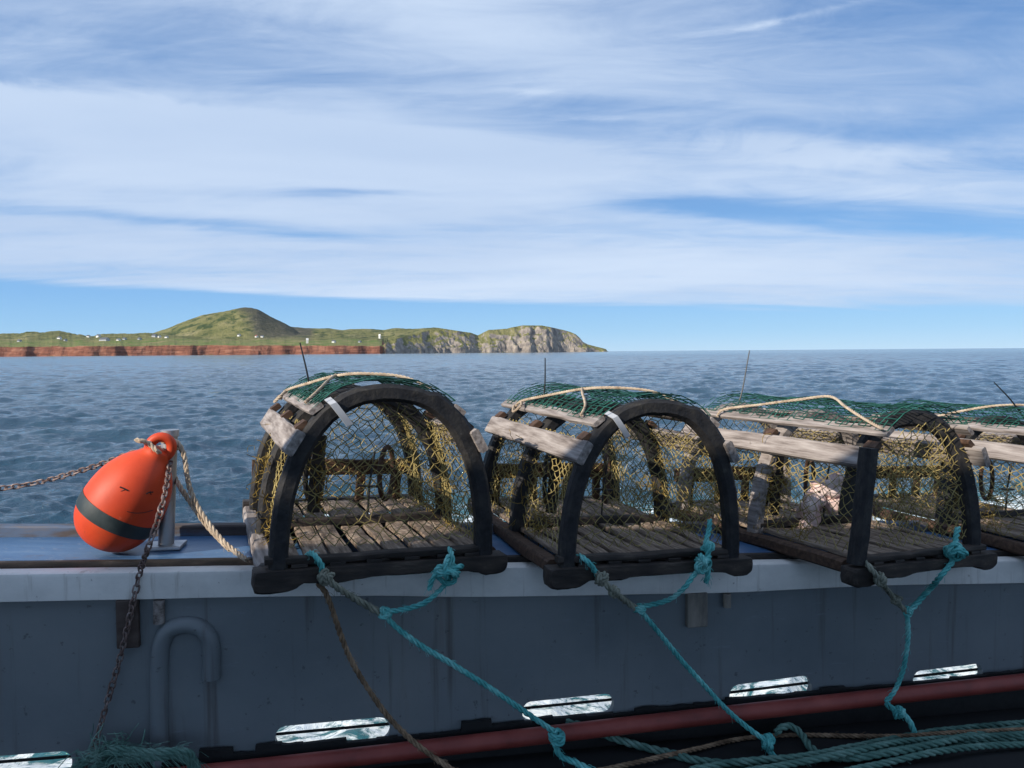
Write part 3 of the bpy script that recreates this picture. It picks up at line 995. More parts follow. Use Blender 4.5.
outer = [(U0, DECK - 0.02), (U1, DECK - 0.02)] + [(U1 + (U0 - U1) * i / 20, zg(U1 + (U0 - U1) * i / 20) - 0.03) for i in range(21)]
filled_plate('bulwark', outer, [rounded_slot(*s) for s in SCUP], 0.020, 0.014, MT['bulwark'], boat)
for s in SCUP:                                    # dark rail seen through each freeing port
    mb = MB()
    a, b, c, d, h = s
    tube(mb, [B(a - 0.03, 0.030, b - h * 0.02), B(c + 0.03, 0.030, d - h * 0.02)], 0.0038, 8)
    mb.build('scupper_bar', MT['rubber'], boat)


def uband(name, prof, mat, parent, n=60, uu=(U0, U1), wav=0.0, smooth=True):
    """profile (v, dz) relative to the gunwale height, swept along the boat"""
    mb = MB()
    k = len(prof)
    vs, fs = [], []
    for i in range(n + 1):
        u = uu[0] + (uu[1] - uu[0]) * i / n
        w = wav * math.sin(u * 7.1) + wav * 0.6 * math.sin(u * 17.3 + 1)
        for (v_, dz) in prof:
            sag = 0.012 * math.exp(-((u - 0.28) / 0.55) ** 4) if (name == 'edge_board' and dz < -0.05) else 0.0
            vs.append(B(u, v_ + w + random.gauss(0, wav * 0.2), zg(u) + dz - sag + w * 0.6))
    for i in range(n):
        for j in range(k):
            j2 = (j + 1) % k
            fs.append((i * k + j, (i + 1) * k + j, (i + 1) * k + j2, i * k + j2))
    fs.append(tuple(range(k)))
    fs.append(tuple(n * k + j for j in range(k - 1, -1, -1)))
    mb.add(vs, fs)
    return mb.build(name, mat, parent, smooth=smooth, sharp=30)


# white edge board, rounded on its upper edge
uband('edge_board', [(-0.002, -0.070), (-0.012, -0.066), (-0.012, -0.012), (-0.009, -0.004), (-0.002, 0.0), (0.028, 0.0), (0.032, -0.004), (0.032, -0.070)], MT['white'], boat, wav=0.0006)
# dark seam and the blue gunwale top
uband('seam', [(0.040, -0.03), (0.040, 0.002), (0.043, 0.011), (0.054, 0.0125), (0.054, -0.03)], MT['wetwood'], boat, wav=0.0012)
uband('gunwale', [(0.055, -0.035), (0.055, 0.009), (0.059, 0.012), (0.293, 0.012), (0.293, -0.035)], MT['blue'], boat, wav=0.0006)
MT['railwood'] = surf('grey_brown_rail', [(0.05, 0.042, 0.042), (0.10, 0.082, 0.078), (0.10, 0.14, 0.21), (0.17, 0.145, 0.135)], 7, (0.6, 3, 3), 0.6, 0.9, 0.4, 0.002, spec=0.3)
uband('outer_rail', [(0.295, -0.05), (0.295, 0.036), (0.299, 0.040), (0.331, 0.040), (0.335, 0.036), (0.335, -0.05)], MT['railwood'], boat, wav=0.001)

# unseen wheelhouse roof behind the camera, added to shade the bulwark and trap fronts
sv = Vector((BS * -1, BC, 0))
su = Vector((BC, BS, 0))
slope = -sd.z / -(sd.dot(sv)) if abs(sd.dot(sv)) > 1e-3 else 1.8
RV = -2.2
RV2 = -2.03                      # roof edge stepped outward so its shade covers the right-hand traps
roof_z = zg(0) - 0.016 + abs(sd.z / sd.dot(sv)) * abs(RV)
mb = MB()
RU0, RU1 = -8.5, 4.5
sh = abs(sd.z / sd.dot(sv)) * abs(RV) / sd.z * sd.dot(su)      # how far along the boat the light travels on its way down
for i in range(52):
    ua, ub = RU0 + (RU1 - RU0) * i / 52, RU0 + (RU1 - RU0) * (i + 1) / 52
    za, zb = roof_z - 0.0395 * (ua - sh), roof_z - 0.0395 * (ub - sh)
    rv_ = RV if (ua + ub) / 2 < -0.18 + sh else RV2
    q = [B(ua, rv_, za), B(ub, rv_, zb), B(ub, -5.0, zb + 0.1), B(ua, -5.0, za + 0.1)]
    q += [p + Vector((0, 0, 0.07)) for p in q]
    mb.add(q, [(0, 1, 2, 3), (4, 7, 6, 5), (0, 4, 5, 1), (2, 6, 7, 3), (0, 3, 7, 4), (1, 5, 6, 2)])
mb.build('roof', MT['white'], boat, smooth=False)
for ur in (-6.0, -3.6, 3.6):
    mb = MB()
    tube(mb, [B(ur, -2.35, DECK), B(ur, -2.35, roof_z - 0.0395 * (ur - sh))], 0.03, 12)
    mb.build('shade_roof_post', MT['steel'], boat)
# hull outside, deck inside
mb = MB()
n = 40
for i in range(n):
    ua, ub = U0 + (U1 - U0) * i / n, U0 + (U1 - U0) * (i + 1) / n
    mb.add([B(ua, 0.06, DECK - 0.06), B(ub, 0.06, DECK - 0.06), B(ub, -0.10, -0.3), B(ua, -0.10, -0.3)], [(0, 1, 2, 3)])
mb.build('hull_side', MT['bulwark'], boat)
mb = MB()
d0_, d1_ = B(U0, 0.055, DECK), B(U1, 0.055, DECK)
mb.add([B(UD, -4.2, DECK), B(U1, -4.2, DECK), B(U1, 0.055, DECK), B(UD, 0.055, DECK), B(UD, -4.2, DECK - 0.06), B(U1, -4.2, DECK - 0.06), B(U1, 0.055, DECK - 0.06), B(UD, 0.055, DECK - 0.06)],
       [(0, 1, 2, 3), (4, 7, 6, 5), (0, 4, 5, 1), (1, 5, 6, 2), (2, 6, 7, 3), (3, 7, 4, 0)])
mb.build('deck', MT['deck'], boat, smooth=False)

# red pipe along the foot of the bulwark
ua, za = uz(390, 752.5, -0.045)
ub, zb = uz(1024, 681, -0.045)
sl = (zb - za) / (ub - ua)
def pipe_z(u): return za + sl * (u - ua)
mb = MB()
tube(mb, [B(u, -0.045 + 0.002 * math.sin(u * 3), pipe_z(u)) for u in np.linspace(U0, U1, 50)], 0.0215, 20)
mb.build('red_pipe', MT['redpipe'], boat)
# ragged black rubber strip above the pipe
rnd = random.Random(4)
top = []
u = U0
while u < U1:
    w = rnd.uniform(0.05, 0.12)
    hgt = rnd.choice([0.018, 0.032, 0.026, 0.040, 0.022])
    if u > 0.95: hgt = min(hgt, 0.020) - 0.004
    for k in range(4):
        top.append((u + w * k / 3.05, pipe_z(u) + hgt + rnd.gauss(0, 0.0012)))
    u += w
prof = [(U0, DECK + 0.002)] + [(U1, DECK + 0.002)] + top[::-1]
filled_plate('rubber_strip', prof, [], 0.012, -0.010, MT['rubber'], boat)

# swan-neck vent pipe against the bulwark
mb = MB()
path = [(159.5, 800), (159.5, 740), (159.5, 690), (159.8, 660), (161.5, 644), (168, 631), (180, 625.5), (191, 625), (202, 629), (209.5, 638), (211.8, 650), (211.8, 664), (211.8, 678)]
tube(mb, catmull([at_v(a, b, 0.003) for a, b in path], 5), 0.0215, 18)
mb.build('vent_pipe', MT['bulwark'], boat)
mb = MB()
tube(mb, [at_v(159, 600, -0.004), at_v(159, 623, -0.004)], 0.013, 10)
mb.build('vent_stub', MT['oldwood'], boat)


def uvplate(name, px0, py0, px1, py1, v0, v1, mat, parent=boat, bevel=0.003):
    a, b = uz(px0, py0, v0)
    c, d = uz(px1, py1, v0)
    mb = MB()
    vs = [B(u_, v_, z_) for v_ in (v0, v1) for (u_, z_) in ((a, d), (c, d), (c, b), (a, b))]
    mb.add(vs, [(0, 1, 2, 3), (7, 6, 5, 4), (0, 4, 5, 1), (1, 5, 6, 2), (2, 6, 7, 3), (3, 7, 4, 0)])
    return mb.build(name, mat, parent, smooth=False, bevel=bevel)


MT['blockdark'] = surf('dull_brown_block', [(0.05, 0.038, 0.034), (0.085, 0.062, 0.055), (0.11, 0.09, 0.08)], 9, (1, 1, 3), 0.8, None, 0.3, 0.002, spec=0.2)
MT['blockgrey'] = surf('dull_grey_block', [(0.13, 0.12, 0.11), (0.24, 0.215, 0.19), (0.34, 0.30, 0.26)], 9, (3, 3, 1), 0.8, None, 0.3, 0.002, spec=0.2)
uvplate('wood_block', 115, 601, 139, 648, -0.014, 0.003, MT['blockdark'])
uvplate('wood_block', 688, 594, 708, 627, -0.018, 0.003, MT['blockgrey'])
mb = MB()
tube(mb, [at_v(727, 594, -0.012), at_v(727, 607, -0.012)], 0.011, 10)
mb.build('wood_peg', MT['blockgrey'], boat)

# stanchions on the gunwale: one by the buoy, the next one further along carries the other end of the chain
post_b = at_gun(166, 547.5, 0.012)
post_t = Vector((post_b.x + 0.018, post_b.y, post_b.z + 0.302))
post2_b = post_b + (B(-1.0, 0, zg(-1.0)) - B(0, 0, zg(0))) * 1.0
post2_t = post2_b + Vector((0.010, 0, 0.302))
for pb_, pt_ in ((post_b, post_t), (post2_b, post2_t)):
    mb = MB()
    tube(mb, [pb_, pb_.lerp(pt_, 0.5), pt_], 0.0195, 20)
    st = mb.build('stanchion', MT['steel'], boat)
    mb = MB()
    box(mb, pb_ + Vector((0.0, 0, 0.005)), (0.088, 0.075, 0.010), Matrix.Rotation(BA, 3, 'Z'))
    mb.build('base_plate', MT['steel'], st, smooth=False, bevel=0.003)
    mb = MB()
    tube(mb, [pt_ - Vector((0, 0, 0.012)), pt_ + Vector((0, 0, 0.004))], 0.0225, 20)
    mb.build('cap', MT['steel'], st)

# ------------------------------------------------------------------ the buoy
BT = R(33)
brot = Matrix.Rotation(BT, 3, 'Y') @ Matrix.Rotation(R(-4), 3, 'X')
contact = at_gun(115, 552, 0.012)
BSR, BSZ = 0.80, 0.965
PROF = [(0.0, 0.0), (0.02, 0.001), (0.045, 0.006), (0.07, 0.016), (0.092, 0.032), (0.109, 0.055), (0.119, 0.082), (0.1225, 0.11), (0.122, 0.138), (0.118, 0.165), (0.110, 0.192), (0.097, 0.218), (0.079, 0.242), (0.060, 0.260), (0.044, 0.274), (0.038, 0.286), (0.030, 0.294), (0.0, 0.296)]
pp = catmull([Vector((a * BSR, 0, b * BSZ)) for a, b in PROF], 3)
rings, N = [], 48
vs, fs = [], []
for q in pp:
    for k in range(N):
        w = 2 * math.pi * k / N
        r_ = max(0.0004, q.x)
        dent = 1 - 0.02 * math.exp(-((w - 4.2) / 0.5) ** 2) * math.exp(-((q.z - 0.2) / 0.05) ** 2)
        vs.append(Vector((r_ * math.cos(w) * dent, r_ * math.sin(w) * dent, q.z)))
for i in range(len(pp) - 1):
    for k in range(N):
        k2 = (k + 1) % N
        fs.append((i * N + k, i * N + k2, (i + 1) * N + k2, (i + 1) * N + k))
rv = [brot @ p for p in vs]
mz = min(p.z for p in rv)
mi_ = min(range(len(rv)), key=lambda i: rv[i].z)
bloc = contact - Vector((rv[mi_].x, rv[mi_].y, mz))
for _ in range(4):
    pl_ = min(512 + F * (CROT.transposed() @ (bloc + p - CAM)).x / -(CROT.transposed() @ (bloc + p - CAM)).z for p in rv)
    bloc.x += (73.5 - pl_) / F * bloc.y
    bloc.z = zg(bloc.x / BC) + 0.012 - mz
buoy = empty('buoy', bloc, 'round orange buoy with a dark band and a scribbled face, resting on the gunwale', 'buoy')
buoy.rotation_euler = brot.to_euler()
buoy.scale = (1, 1, 1)
mb = MB()
mb.add(vs, fs)
mb.build('float', MT['buoy'], buoy, sharp=70)
# band
mb = MB()
bp = [q for q in pp if 0.078 <= q.z / BSZ <= 0.126]
ring = [(q.x + 0.0015, q.z) for q in bp]
ring = [(ring[0][0] - 0.004, ring[0][1])] + ring + [(ring[-1][0] - 0.004, ring[-1][1])]
v2, f2 = [], []
for (r_, z_) in ring:
    for k in range(N):
        w = 2 * math.pi * k / N
        v2.append((r_ * math.cos(w), r_ * math.sin(w), z_))
for i in range(len(ring) - 1):
    for k in range(N):
        k2 = (k + 1) % N
        f2.append((i * N + k, i * N + k2, (i + 1) * N + k2, (i + 1) * N + k))
mb.add(v2, f2)
mb.build('band', MT['band'], buoy, sharp=60)
# eye
mb = MB()
ec = Vector((0.0, 0, 0.288))
tube(mb, [ec + Vector((0.024 * math.cos(w), 0.008 * math.cos(w), 0.028 * math.sin(w))) for w in [R(-70 + 320 * i / 24) for i in range(25)]], 0.0125, 14)
mb.build('eye', MT['buoy'], buoy, sharp=70)
# scribbled face, drawn on the skin
bvh = BVHTree.FromPolygons([tuple(bloc + p) for p in rv], fs)
binv = brot.transposed()


def on_buoy(px, py):
    h = bvh.ray_cast(CAM, ray(px, py))
    if h[0] is None: return None
    return binv @ (h[0] + h[1] * (0.0004 if h[1].dot(ray(px, py)) < 0 else -0.0004) - bloc)


STROKES = {'drawn_eye': [([(120, 487), (124, 488.6), (128, 490.6)], 0.0018), ([(121, 491.2), (124, 490.2), (126.5, 489.2)], 0.0009)],
           'drawn_eye.001': [([(146, 494), (149, 492.4), (153, 492)], 0.0016), ([(150, 491), (151, 495)], 0.0008)],
           'drawn_mouth': [([(127, 511.5), (135, 513), (143, 512.6), (150, 511), (153, 510)], 0.0008)]}
for nm, sts in STROKES.items():
    mb = MB()
    for stroke, r_ in sts:
        pts = [on_buoy(*q) for q in stroke]
        pts = [p for p in pts if p is not None]
        if len(pts) >= 2:
            tube(mb, catmull(pts, 5), r_, 5)
    if mb.v: mb.build(nm, MT['ink'], buoy)

# beige rope through the eye, round the post and off to the first trap
eye_w = bloc + brot @ ec
mb = MB()
pY = post_b.y
rp = [at_depth(136, 440, eye_w.y - 0.030), at_depth(141, 441, eye_w.y - 0.036), at_depth(147, 442.5, eye_w.y - 0.024), at_depth(152, 446, eye_w.y - 0.022), at_depth(158, 452, eye_w.y - 0.026), at_depth(165, 455, pY - 0.034),
      at_depth(174, 449, pY - 0.024), at_depth(180, 446, pY + 0.010), at_depth(172, 438, pY + 0.030), at_depth(164, 438, pY + 0.022), at_depth(163, 441, pY - 0.018), at_depth(170, 440, pY - 0.031), at_depth(178, 443, pY - 0.024),
      at_depth(184, 456, pY - 0.030), at_depth(187, 474, pY - 0.034), at_depth(190, 489, pY - 0.036), at_depth(197, 505, pY - 0.040), at_depth(207, 521, pY - 0.05), at_depth(222, 540, pY - 0.075), at_depth(236, 552, pY - 0.10), at_depth(247, 560, pY - 0.14)]
rope(mb, rp, 0.0064, fuzz=50)
rp2 = [at_depth(172, 470, pY + 0.028), at_depth(177, 481, pY - 0.0), at_depth(184, 493, pY - 0.02), at_depth(193, 506, pY - 0.034), at_depth(204, 522, pY - 0.042), at_depth(217, 537, pY - 0.06), at_depth(230, 550, pY - 0.085)]
rope(mb, rp2, 0.0064, fuzz=40)
buoy_rope = mb.build('mooring_rope', MT['beige'], None, origin='base')
tag(buoy_rope, 'frayed beige rope threaded through the buoy eye and looped round the steel post', 'rope')


def chain(name, pts, label, wire=0.0023, ll=0.0215, lw=0.0125):
    mb = MB()
    pitch = ll - wire * 2.2
    pts = resample(catmull(pts, 14), pitch)
    fr = frames(pts)
    r_ = lw / 2
    for i in range(len(pts) - 1):
        c = (pts[i] + pts[i + 1]) / 2
        t, a, b = fr[i]
        w0 = (0 if i % 2 else math.pi / 2) + 0.5 + random.gauss(0, 0.18)
        s = a * math.cos(w0) + b * math.sin(w0)
        half = ll / 2 - r_
        loop = []
        for k in range(7):
            w = -math.pi / 2 + math.pi * k / 6
            loop.append(c + t * (half + r_ * math.cos(w)) + s * (r_ * math.sin(w)))
        for k in range(7):
            w = math.pi / 2 + math.pi * k / 6
            loop.append(c + t * (-half + r_ * math.cos(w)) + s * (r_ * math.sin(w)))
        loop.append(loop[0])
        tube(mb, loop, wire, 6, cap=False)
    o = mb.build(name, MT['chain'], None, origin='base')
    return tag(o, label, 'chain')


chain('chain', [at_depth(170, 462, pY - 0.036), at_depth(168, 476, pY - 0.09), at_depth(165, 493, pY - 0.15), at_depth(158, 520, pY - 0.225), at_depth(148, 548, pY - 0.26)] +
      [at_v(140, 572, -0.02), at_v(134, 598, -0.026), at_v(128, 625, -0.024), at_v(119, 662, -0.02), at_v(106, 706, -0.022), at_v(97, 738, -0.03), at_v(88, 762, -0.04), at_v(82, 776, -0.05)],
      'small rusty chain hanging from the steel post down the bulwark')
chain('chain', [post2_t - Vector((-0.022, 0, 0.03)), at_depth(-110, 488, pY + 0.02), at_depth(-50, 491, pY + 0.06), at_depth(0, 488.5, pY + 0.09), at_depth(40, 482, pY + 0.10), at_depth(80, 471, pY + 0.08), at_depth(110, 461, pY + 0.06), at_depth(135, 452, pY + 0.04), at_depth(163, 447, pY + 0.024)],
      'small rusty chain slung leftward behind the orange buoy over the sea')


# ------------------------------------------------------------------ the lobster traps
EXP = 2.35


def arch_pt(w, a, h, z0, ex=EXP):
    c, s = math.cos(w), math.sin(w)
    return (a * math.copysign(abs(c) ** (2 / ex), c), z0 + h * abs(s) ** (2 / ex))


def bow(mb, y, a, h, z0, tr, td, seed, w0=180.0, w1=0.0, lean=0.0, knobs=True, overlap=None):
    """bent-wood bow; tr radial thickness, td along the trap. 'a','h' are its outer edge"""
    rnd = random.Random(seed)
    n = 60
    ws = [R(w0 + (w1 - w0) * i / 300) for i in range(301)]
    base = [arch_pt(w, a - tr / 2, h - tr / 2, z0) for w in ws]
    base = resample([Vector((x, 0, z)) for x, z in base], 1e9 if False else sum(math.dist(p, q) for p, q in zip(base, base[1:])) / (n + 0.5))
    n = len(base) - 1
    base = [(p.x, p.z) for p in base]
    vs, fs = [], []
    c = 0.22 * min(tr, td)
    prof = [(-tr / 2 + c, -td / 2), (tr / 2 - c, -td / 2), (tr / 2, -td / 2 + c), (tr / 2, td / 2 - c), (tr / 2 - c, td / 2), (-tr / 2 + c, td / 2), (-tr / 2, td / 2 - c), (-tr / 2, -td / 2 + c)]
    bump = [0] * (n + 1)
    if overlap:
        for i in range(n + 1):
            if overlap[0] <= i / n <= overlap[1]: bump[i] = 1
    for i, (x, z) in enumerate(base):
        (xa, za_), (xb, zb_) = base[max(0, i - 1)], base[min(n, i + 1)]
        tx, tz = xb - xa, zb_ - za_
        l = math.hypot(tx, tz) or 1
        nx_, nz_ = -tz / l, tx / l
        if nx_ * x + nz_ * (z - z0) < 0: nx_, nz_ = -nx_, -nz_
        j1, j2 = rnd.gauss(0, 0.0005), rnd.gauss(0, 0.0005)
        for (pr, pd) in prof:
            rr_ = pr + j1 + (0.008 * bump[i] if pr > 0 else 0)
            vs.append((x + nx_ * rr_, y + pd + j2 + lean * (z - z0), z + nz_ * rr_))
    for i in range(n):
        for k in range(8):
            k2 = (k + 1) % 8
            fs.append((i * 8 + k, i * 8 + k2, (i + 1) * 8 + k2, (i + 1) * 8 + k))
    fs.append(tuple(range(7, -1, -1)))
    fs.append(tuple(n * 8 + k for k in range(8)))
    mb.add(vs, fs)


def fuzz_cluster(mb, c, size, count, r=0.0009, seed=0, down=0.3):
    rnd = random.Random(seed)
    for _ in range(count):
        p = Vector(c) + Vector((rnd.gauss(0, size[0]), rnd.gauss(0, size[1]), rnd.gauss(0, size[2])))
        pts = [p]
        d = Vector((rnd.gauss(0, 1), rnd.gauss(0, 1), rnd.gauss(0, 1) - down)).normalized()
        for _k in range(5):
            d = (d + Vector((rnd.gauss(0, .5), rnd.gauss(0, .5), rnd.gauss(0, .5) - down * .3))).normalized()
            pts.append(pts[-1] + d * rnd.uniform(0.006, 0.014))
        tube(mb, pts, r * rnd.uniform(0.7, 1.4), 3, cap=False)


TRAP_GROUP = 'lobster traps lined up on the gunwale'


def make_trap(corner_l, corner_r, label, seed, L=0.72, spike=(0.0, 0.0), spos=(112, 0.74, 0.155), yaw_add=0.0, twisted=False, tagged=True, cord=0, depth=None, zs=1.0, nsl=10):
    random.seed(seed)
    pl, pr = at_gun(*corner_l), at_gun(*corner_r)
    if isinstance(corner_r[0], float):
        pr = pl + Vector((math.cos(corner_r[0]), math.sin(corner_r[0]), -0.0395)) * corner_r[1]
    W = (pr - pl).length
    s = W / 0.56
    yaw = math.atan2(pr.y - pl.y, pr.x - pl.x) + R(yaw_add)
    c = (pl + pr) / 2
    root = empty('lobster_trap', c + Vector((0, 0, 0.016)), label, 'lobster trap', TRAP_GROUP)
    tilt = 0.0395
    root.rotation_euler = (Matrix.Rotation(yaw, 3, 'Z') @ Matrix.Rotation(tilt, 3, 'Y')).to_euler()
    root.scale = (s, s, s * zs)
    L = L / s
    a, h, z0 = 0.266, 0.420, 0.026       # outer half width, rise, spring height of the bows
    ym, yb = L * 0.52, L                 # middle and back bows

    # --- base frame
    mb = MB()
    prof = [(-0.300, 0.018), (-0.298, 0.025), (-0.290, 0.028), (-0.25, 0.028), (-0.1, 0.029), (0.1, 0.027), (0.25, 0.028), (0.290, 0.028), (0.298, 0.026), (0.302, 0.018), (0.300, -0.006), (0.284, -0.018), (0.245, -0.020), (0.215, -0.010), (0.15, -0.004), (0.02, -0.003), (-0.06, -0.004), (-0.10, -0.010), (-0.15, -0.010), (-0.19, -0.006), (-0.215, -0.020), (-0.25, -0.024), (-0.290, -0.022), (-0.300, -0.010)]
    pr_ = [Vector((x, 0, z)) for x, z in prof]
    pr_ = catmull(pr_ + [pr_[0]], 3)[:-1]
    prof = [(p.x, p.z) for p in pr_]
    k = len(prof)
    yy0, yy1 = -0.030, 0.026
    ins = 0.005
    vs = []
    for (y_, sc_) in ((yy0, 0.985), (yy0 + ins, 1.0), (yy1 - ins, 1.0), (yy1, 0.985)):
        vs += [(x * sc_ + random.gauss(0, .0006), y_, 0.015 + (z - 0.015) * (sc_ if sc_ == 1 else 0.86) + random.gauss(0, .0006)) for x, z in prof]
    fs = []
    for i in range(3):
        for j in range(k):
            j2 = (j + 1) % k
            fs.append((i * k + j, i * k + j2, (i + 1) * k + j2, (i + 1) * k + j))
    fs.append(tuple(range(k - 1, -1, -1)))
    fs.append(tuple(3 * k + j for j in range(k)))
    mb.add(vs, fs)
    mb.build('front_sill', MT['wetwood'], root, sharp=35)
    mb = MB()
    beam(mb, (-0.275, -0.004, 0.045), (0.262, -0.004, 0.043), 0.028, 0.016, (0, 1, 0), 8, .0015)
    for x in (-0.2, -0.115, -0.03, 0.06, 0.14, 0.21):
        beam(mb, (x - 0.018, -0.010, 0.0325), (x + 0.018, -0.010, 0.0325), 0.02, 0.008, (0, 1, 0), 1, .0005)
    mb.build('front_crossbar', MT['wetwood'], root)
    for sx in (-1, 1):
        mb = MB()
        beam(mb, (sx * 0.268, 0.028, 0.018), (sx * 0.268, L + 0.035, 0.018), 0.040, 0.036, (1, 0, 0), 8, .0015)
        mb.build('side_sill', MT['oldwood'] if (sx < 0 and nsl == 8) else MT['brownwood'], root)
    mb = MB()
    beam(mb, (-0.285, L + 0.062, 0.026), (0.285, L + 0.062, 0.026), 0.052, 0.05, (0, 1, 0), 6, .0015)
    mb.build('back_sill', MT['wetwood'], root)
    # floor of laths in two runs with a bar between
    mb = MB()
    for i in range(nsl):
        x = -0.222 + 0.444 * i / (nsl - 1)
        for (ya, yb_) in ((0.014, ym - 0.026), (ym + 0.002, L + 0.03)):
            x2 = x + random.gauss(0, .003)
            zt = 0.041 + random.gauss(0, .0014)
            beam(mb, (x2, ya, zt), (x2 + random.gauss(0, .004), yb_, zt + random.gauss(0, .0015)), (0.051 if nsl == 8 else 0.037) + random.gauss(0, .002), 0.013, (1, 0, 0), 6, .0009)
    mb.build('slatted_floor', MT['slat'], root)
    mb = MB()
    beam(mb, (-0.25, ym - 0.012, 0.056), (0.25, ym - 0.012, 0.056), 0.024, 0.026, (0, 1, 0), 6, .001)
    mb.build('middle_crossbar', MT['wetwood'], root)
    # --- bows
    if twisted:
        for sx in (-1,):
            mb = MB()
            beam(mb, (-0.272, -0.008, 0.035), (-0.250, -0.012, 0.345), 0.044, 0.040, (1, 0, 0), 8, .0012)
            mb.build('corner_post', MT['tar'], root)
        mb = MB()
        bow(mb, 0.0, a - 0.012, h - 0.004, z0, 0.050, 0.040, seed, 168, 0, lean=0.05)
        o = mb.build('bow', MT['tar'], root)
        # the bow has slipped: its left foot stands further back than its right one
        o.location = (0.262, 0, 0)
        for vtx in o.data.vertices: vtx.co.x -= 0.262
        o.scale = (0.89, 1, 1)
        o.rotation_euler = (0, 0, R(-19))
    else:
        mb = MB()
        bow(mb, 0.0, a, h, z0, 0.042, 0.040, seed, overlap=(0.60, 0.74))
        mb.build('bow', MT['tar'], root)
    for (yp, tr) in ((ym, 0.040), (yb, 0.040)):
        mb = MB()
        bow(mb, yp, a + 0.004, h - 0.004, z0 - 0.02, tr, 0.050, seed + int(yp * 100))
        mb.build('bow', MT['tar'] if not twisted else MT['oldwood'], root)
    # --- rails along the shoulders, and the thinner laths that carry the lid
    for sx in (-1, 1):
        ang = 141 if sx < 0 else 39
        x, z = arch_pt(R(ang), a + 0.004, h + 0.004, z0)
        tilt_v = Vector((math.cos(R(ang)) * -1 * sx * sx, 0, math.sin(R(ang))))
        tang = Vector((-math.sin(R(ang)), 0, math.cos(R(ang))))
        tang = Vector((0.50 * (1 if sx < 0 else -1), 0, 0.87))
        mb = MB()
        beam(mb, (x, 0.026 if (twisted and sx < 0) else -0.034, z), (x, L + 0.05, z), 0.060, 0.022, tang, 10, .0006)
        mb.build('side_rail', MT['oldwood'], root)
        ang = 125 if sx < 0 else 55
        x, z = arch_pt(R(ang), a + 0.008, h + 0.008, z0)
        tang = Vector((0.80 * (1 if sx < 0 else -1), 0, 0.6))
        mb = MB()
        beam(mb, (x, -0.015, z), (x, L + 0.04, z), 0.034, 0.013, tang, 10, .001)
        mb.build('lid_lath', MT['oldwood'], root)
        for yq in (0.02, ym, yb):                  # spacers between lath and rail
            mb = MB()
            xx, zz_ = arch_pt(R(134 if sx < 0 else 46), a + 0.004, h + 0.004, z0)
            beam(mb, (xx, yq - 0.02, zz_), (xx, yq + 0.02, zz_), 0.03, 0.016, tang, 1, .0005)
            mb.build('spacer', MT['brownwood'], root)
    # --- green lid net over the crown
    mb = MB()
    A0, A1 = R(126), R(54)

    def lid(s_, t_):
        w = A0 + (A1 - A0) * s_
        x, z = arch_pt(w, a + 0.014, h + 0.014, z0)
        sag = 0.010 * math.sin(math.pi * t_ * 2) * math.sin(math.pi * s_)
        return Vector((x, -0.012 + (L + 0.045) * t_, z - abs(sag) + random.gauss(0, 0.0012)))
    nu, nv = 13, 19
    for layer in range(2):
        off = 0.5 * layer
        g = [[lid((i + off * 0.6) / (nu + 1), (j + off) / (nv + 1)) + Vector((0, 0, 0.004 * layer)) for j in range(nv + 1)] for i in range(nu + 1)]
        for i in range(nu + 1):
            for j in range(nv + 1):
                if i < nu and (layer == 0 or i % 2 == 0): strand(mb, g[i][j], g[i + 1][j], 0.0016)
                if j < nv and (layer == 0 or j % 2): strand(mb, g[i][j], g[i][j + 1], 0.0016)
    mb.build('lid_net', MT['greennet'], root)
    # --- olive twine netting
    def inner(t_, s_=1):                       # side surface: height parameter to (x, z)
        w = R(180 - 46 * t_)
        x, z = arch_pt(w, a - 0.028, h - 0.02, z0 + 0.01)
        return x, z
    for sx in (-1, 1):
        mb = MB()

        def S(s_, t_):
            x, z = inner(t_)
            pinch = 0.022 * math.sin(math.pi * min(1, max(0, t_))) * (0.5 + 0.5 * math.cos(4 * math.pi * s_ + math.pi))
            return Vector(((x + pinch) * (1 if sx < 0 else -1), 0.004 + (L - 0.008) * s_, z))
        diamond_net(mb, S, 42, 22, 0.0013, 0.25, 0.04)
        mb.build('side_net', MT['twine'], root)
    for (yy_, nm, seedp) in ((0.012, 'front_net', 0), (L - 0.006, 'back_net', 1)):
        mb = MB()

        def S(s_, t_):
            x = -0.25 + 0.50 * s_
            z = 0.07 + 0.36 * t_
            inw = 0.035 * math.sin(math.pi * s_) * math.sin(math.pi * min(1, t_ * 1.0)) * (1 if seedp == 0 else -1)
            return Vector((x, yy_ + inw, z - 0.006 * math.sin(math.pi * s_)))

        def ins_(p):
            x, z = abs(p[0]), p[2] - z0
            if twisted and seedp == 0:
                x, z = abs(p[0] - 0.033) / 0.86, z * 1.02
            if z <= 0.02: return x < a - 0.02
            return (x / (a - 0.016)) ** EXP + (z / (h - 0.016)) ** EXP < 1.0
        diamond_net(mb, S, 32, 24, 0.0013, 0.26, 0.04 if seedp == 0 else 0.10, ins_)
        mb.build(nm, MT['twine'], root)
    # --- inner entrance hoops with their net funnels
    for sx in (-1, 1):
        mb = MB()
        hc = Vector((sx * 0.105, ym + 0.12, 0.165))
        ring_ = [hc + Vector((0.045 * math.cos(w) * 0.7, 0.050 * math.cos(w), 0.078 * math.sin(w))) for w in [2 * math.pi * i / 28 for i in range(29)]]
        tube(mb, ring_, 0.0075, 8, cap=False)
        mb.build('entrance_hoop', MT['brownwood'] if sx > 0 else MT['tar'], root)
        mb = MB()

        def S(s_, t_):
            w = 2 * math.pi * s_
            q = hc + Vector((0.045 * math.cos(w) * 0.7, 0.050 * math.cos(w), 0.078 * math.sin(w)))
            qq = Vector((sx * (a - 0.035), hc.y + 0.13 * math.cos(w), 0.18 + 0.12 * math.sin(w)))
            return q.lerp(qq, t_)
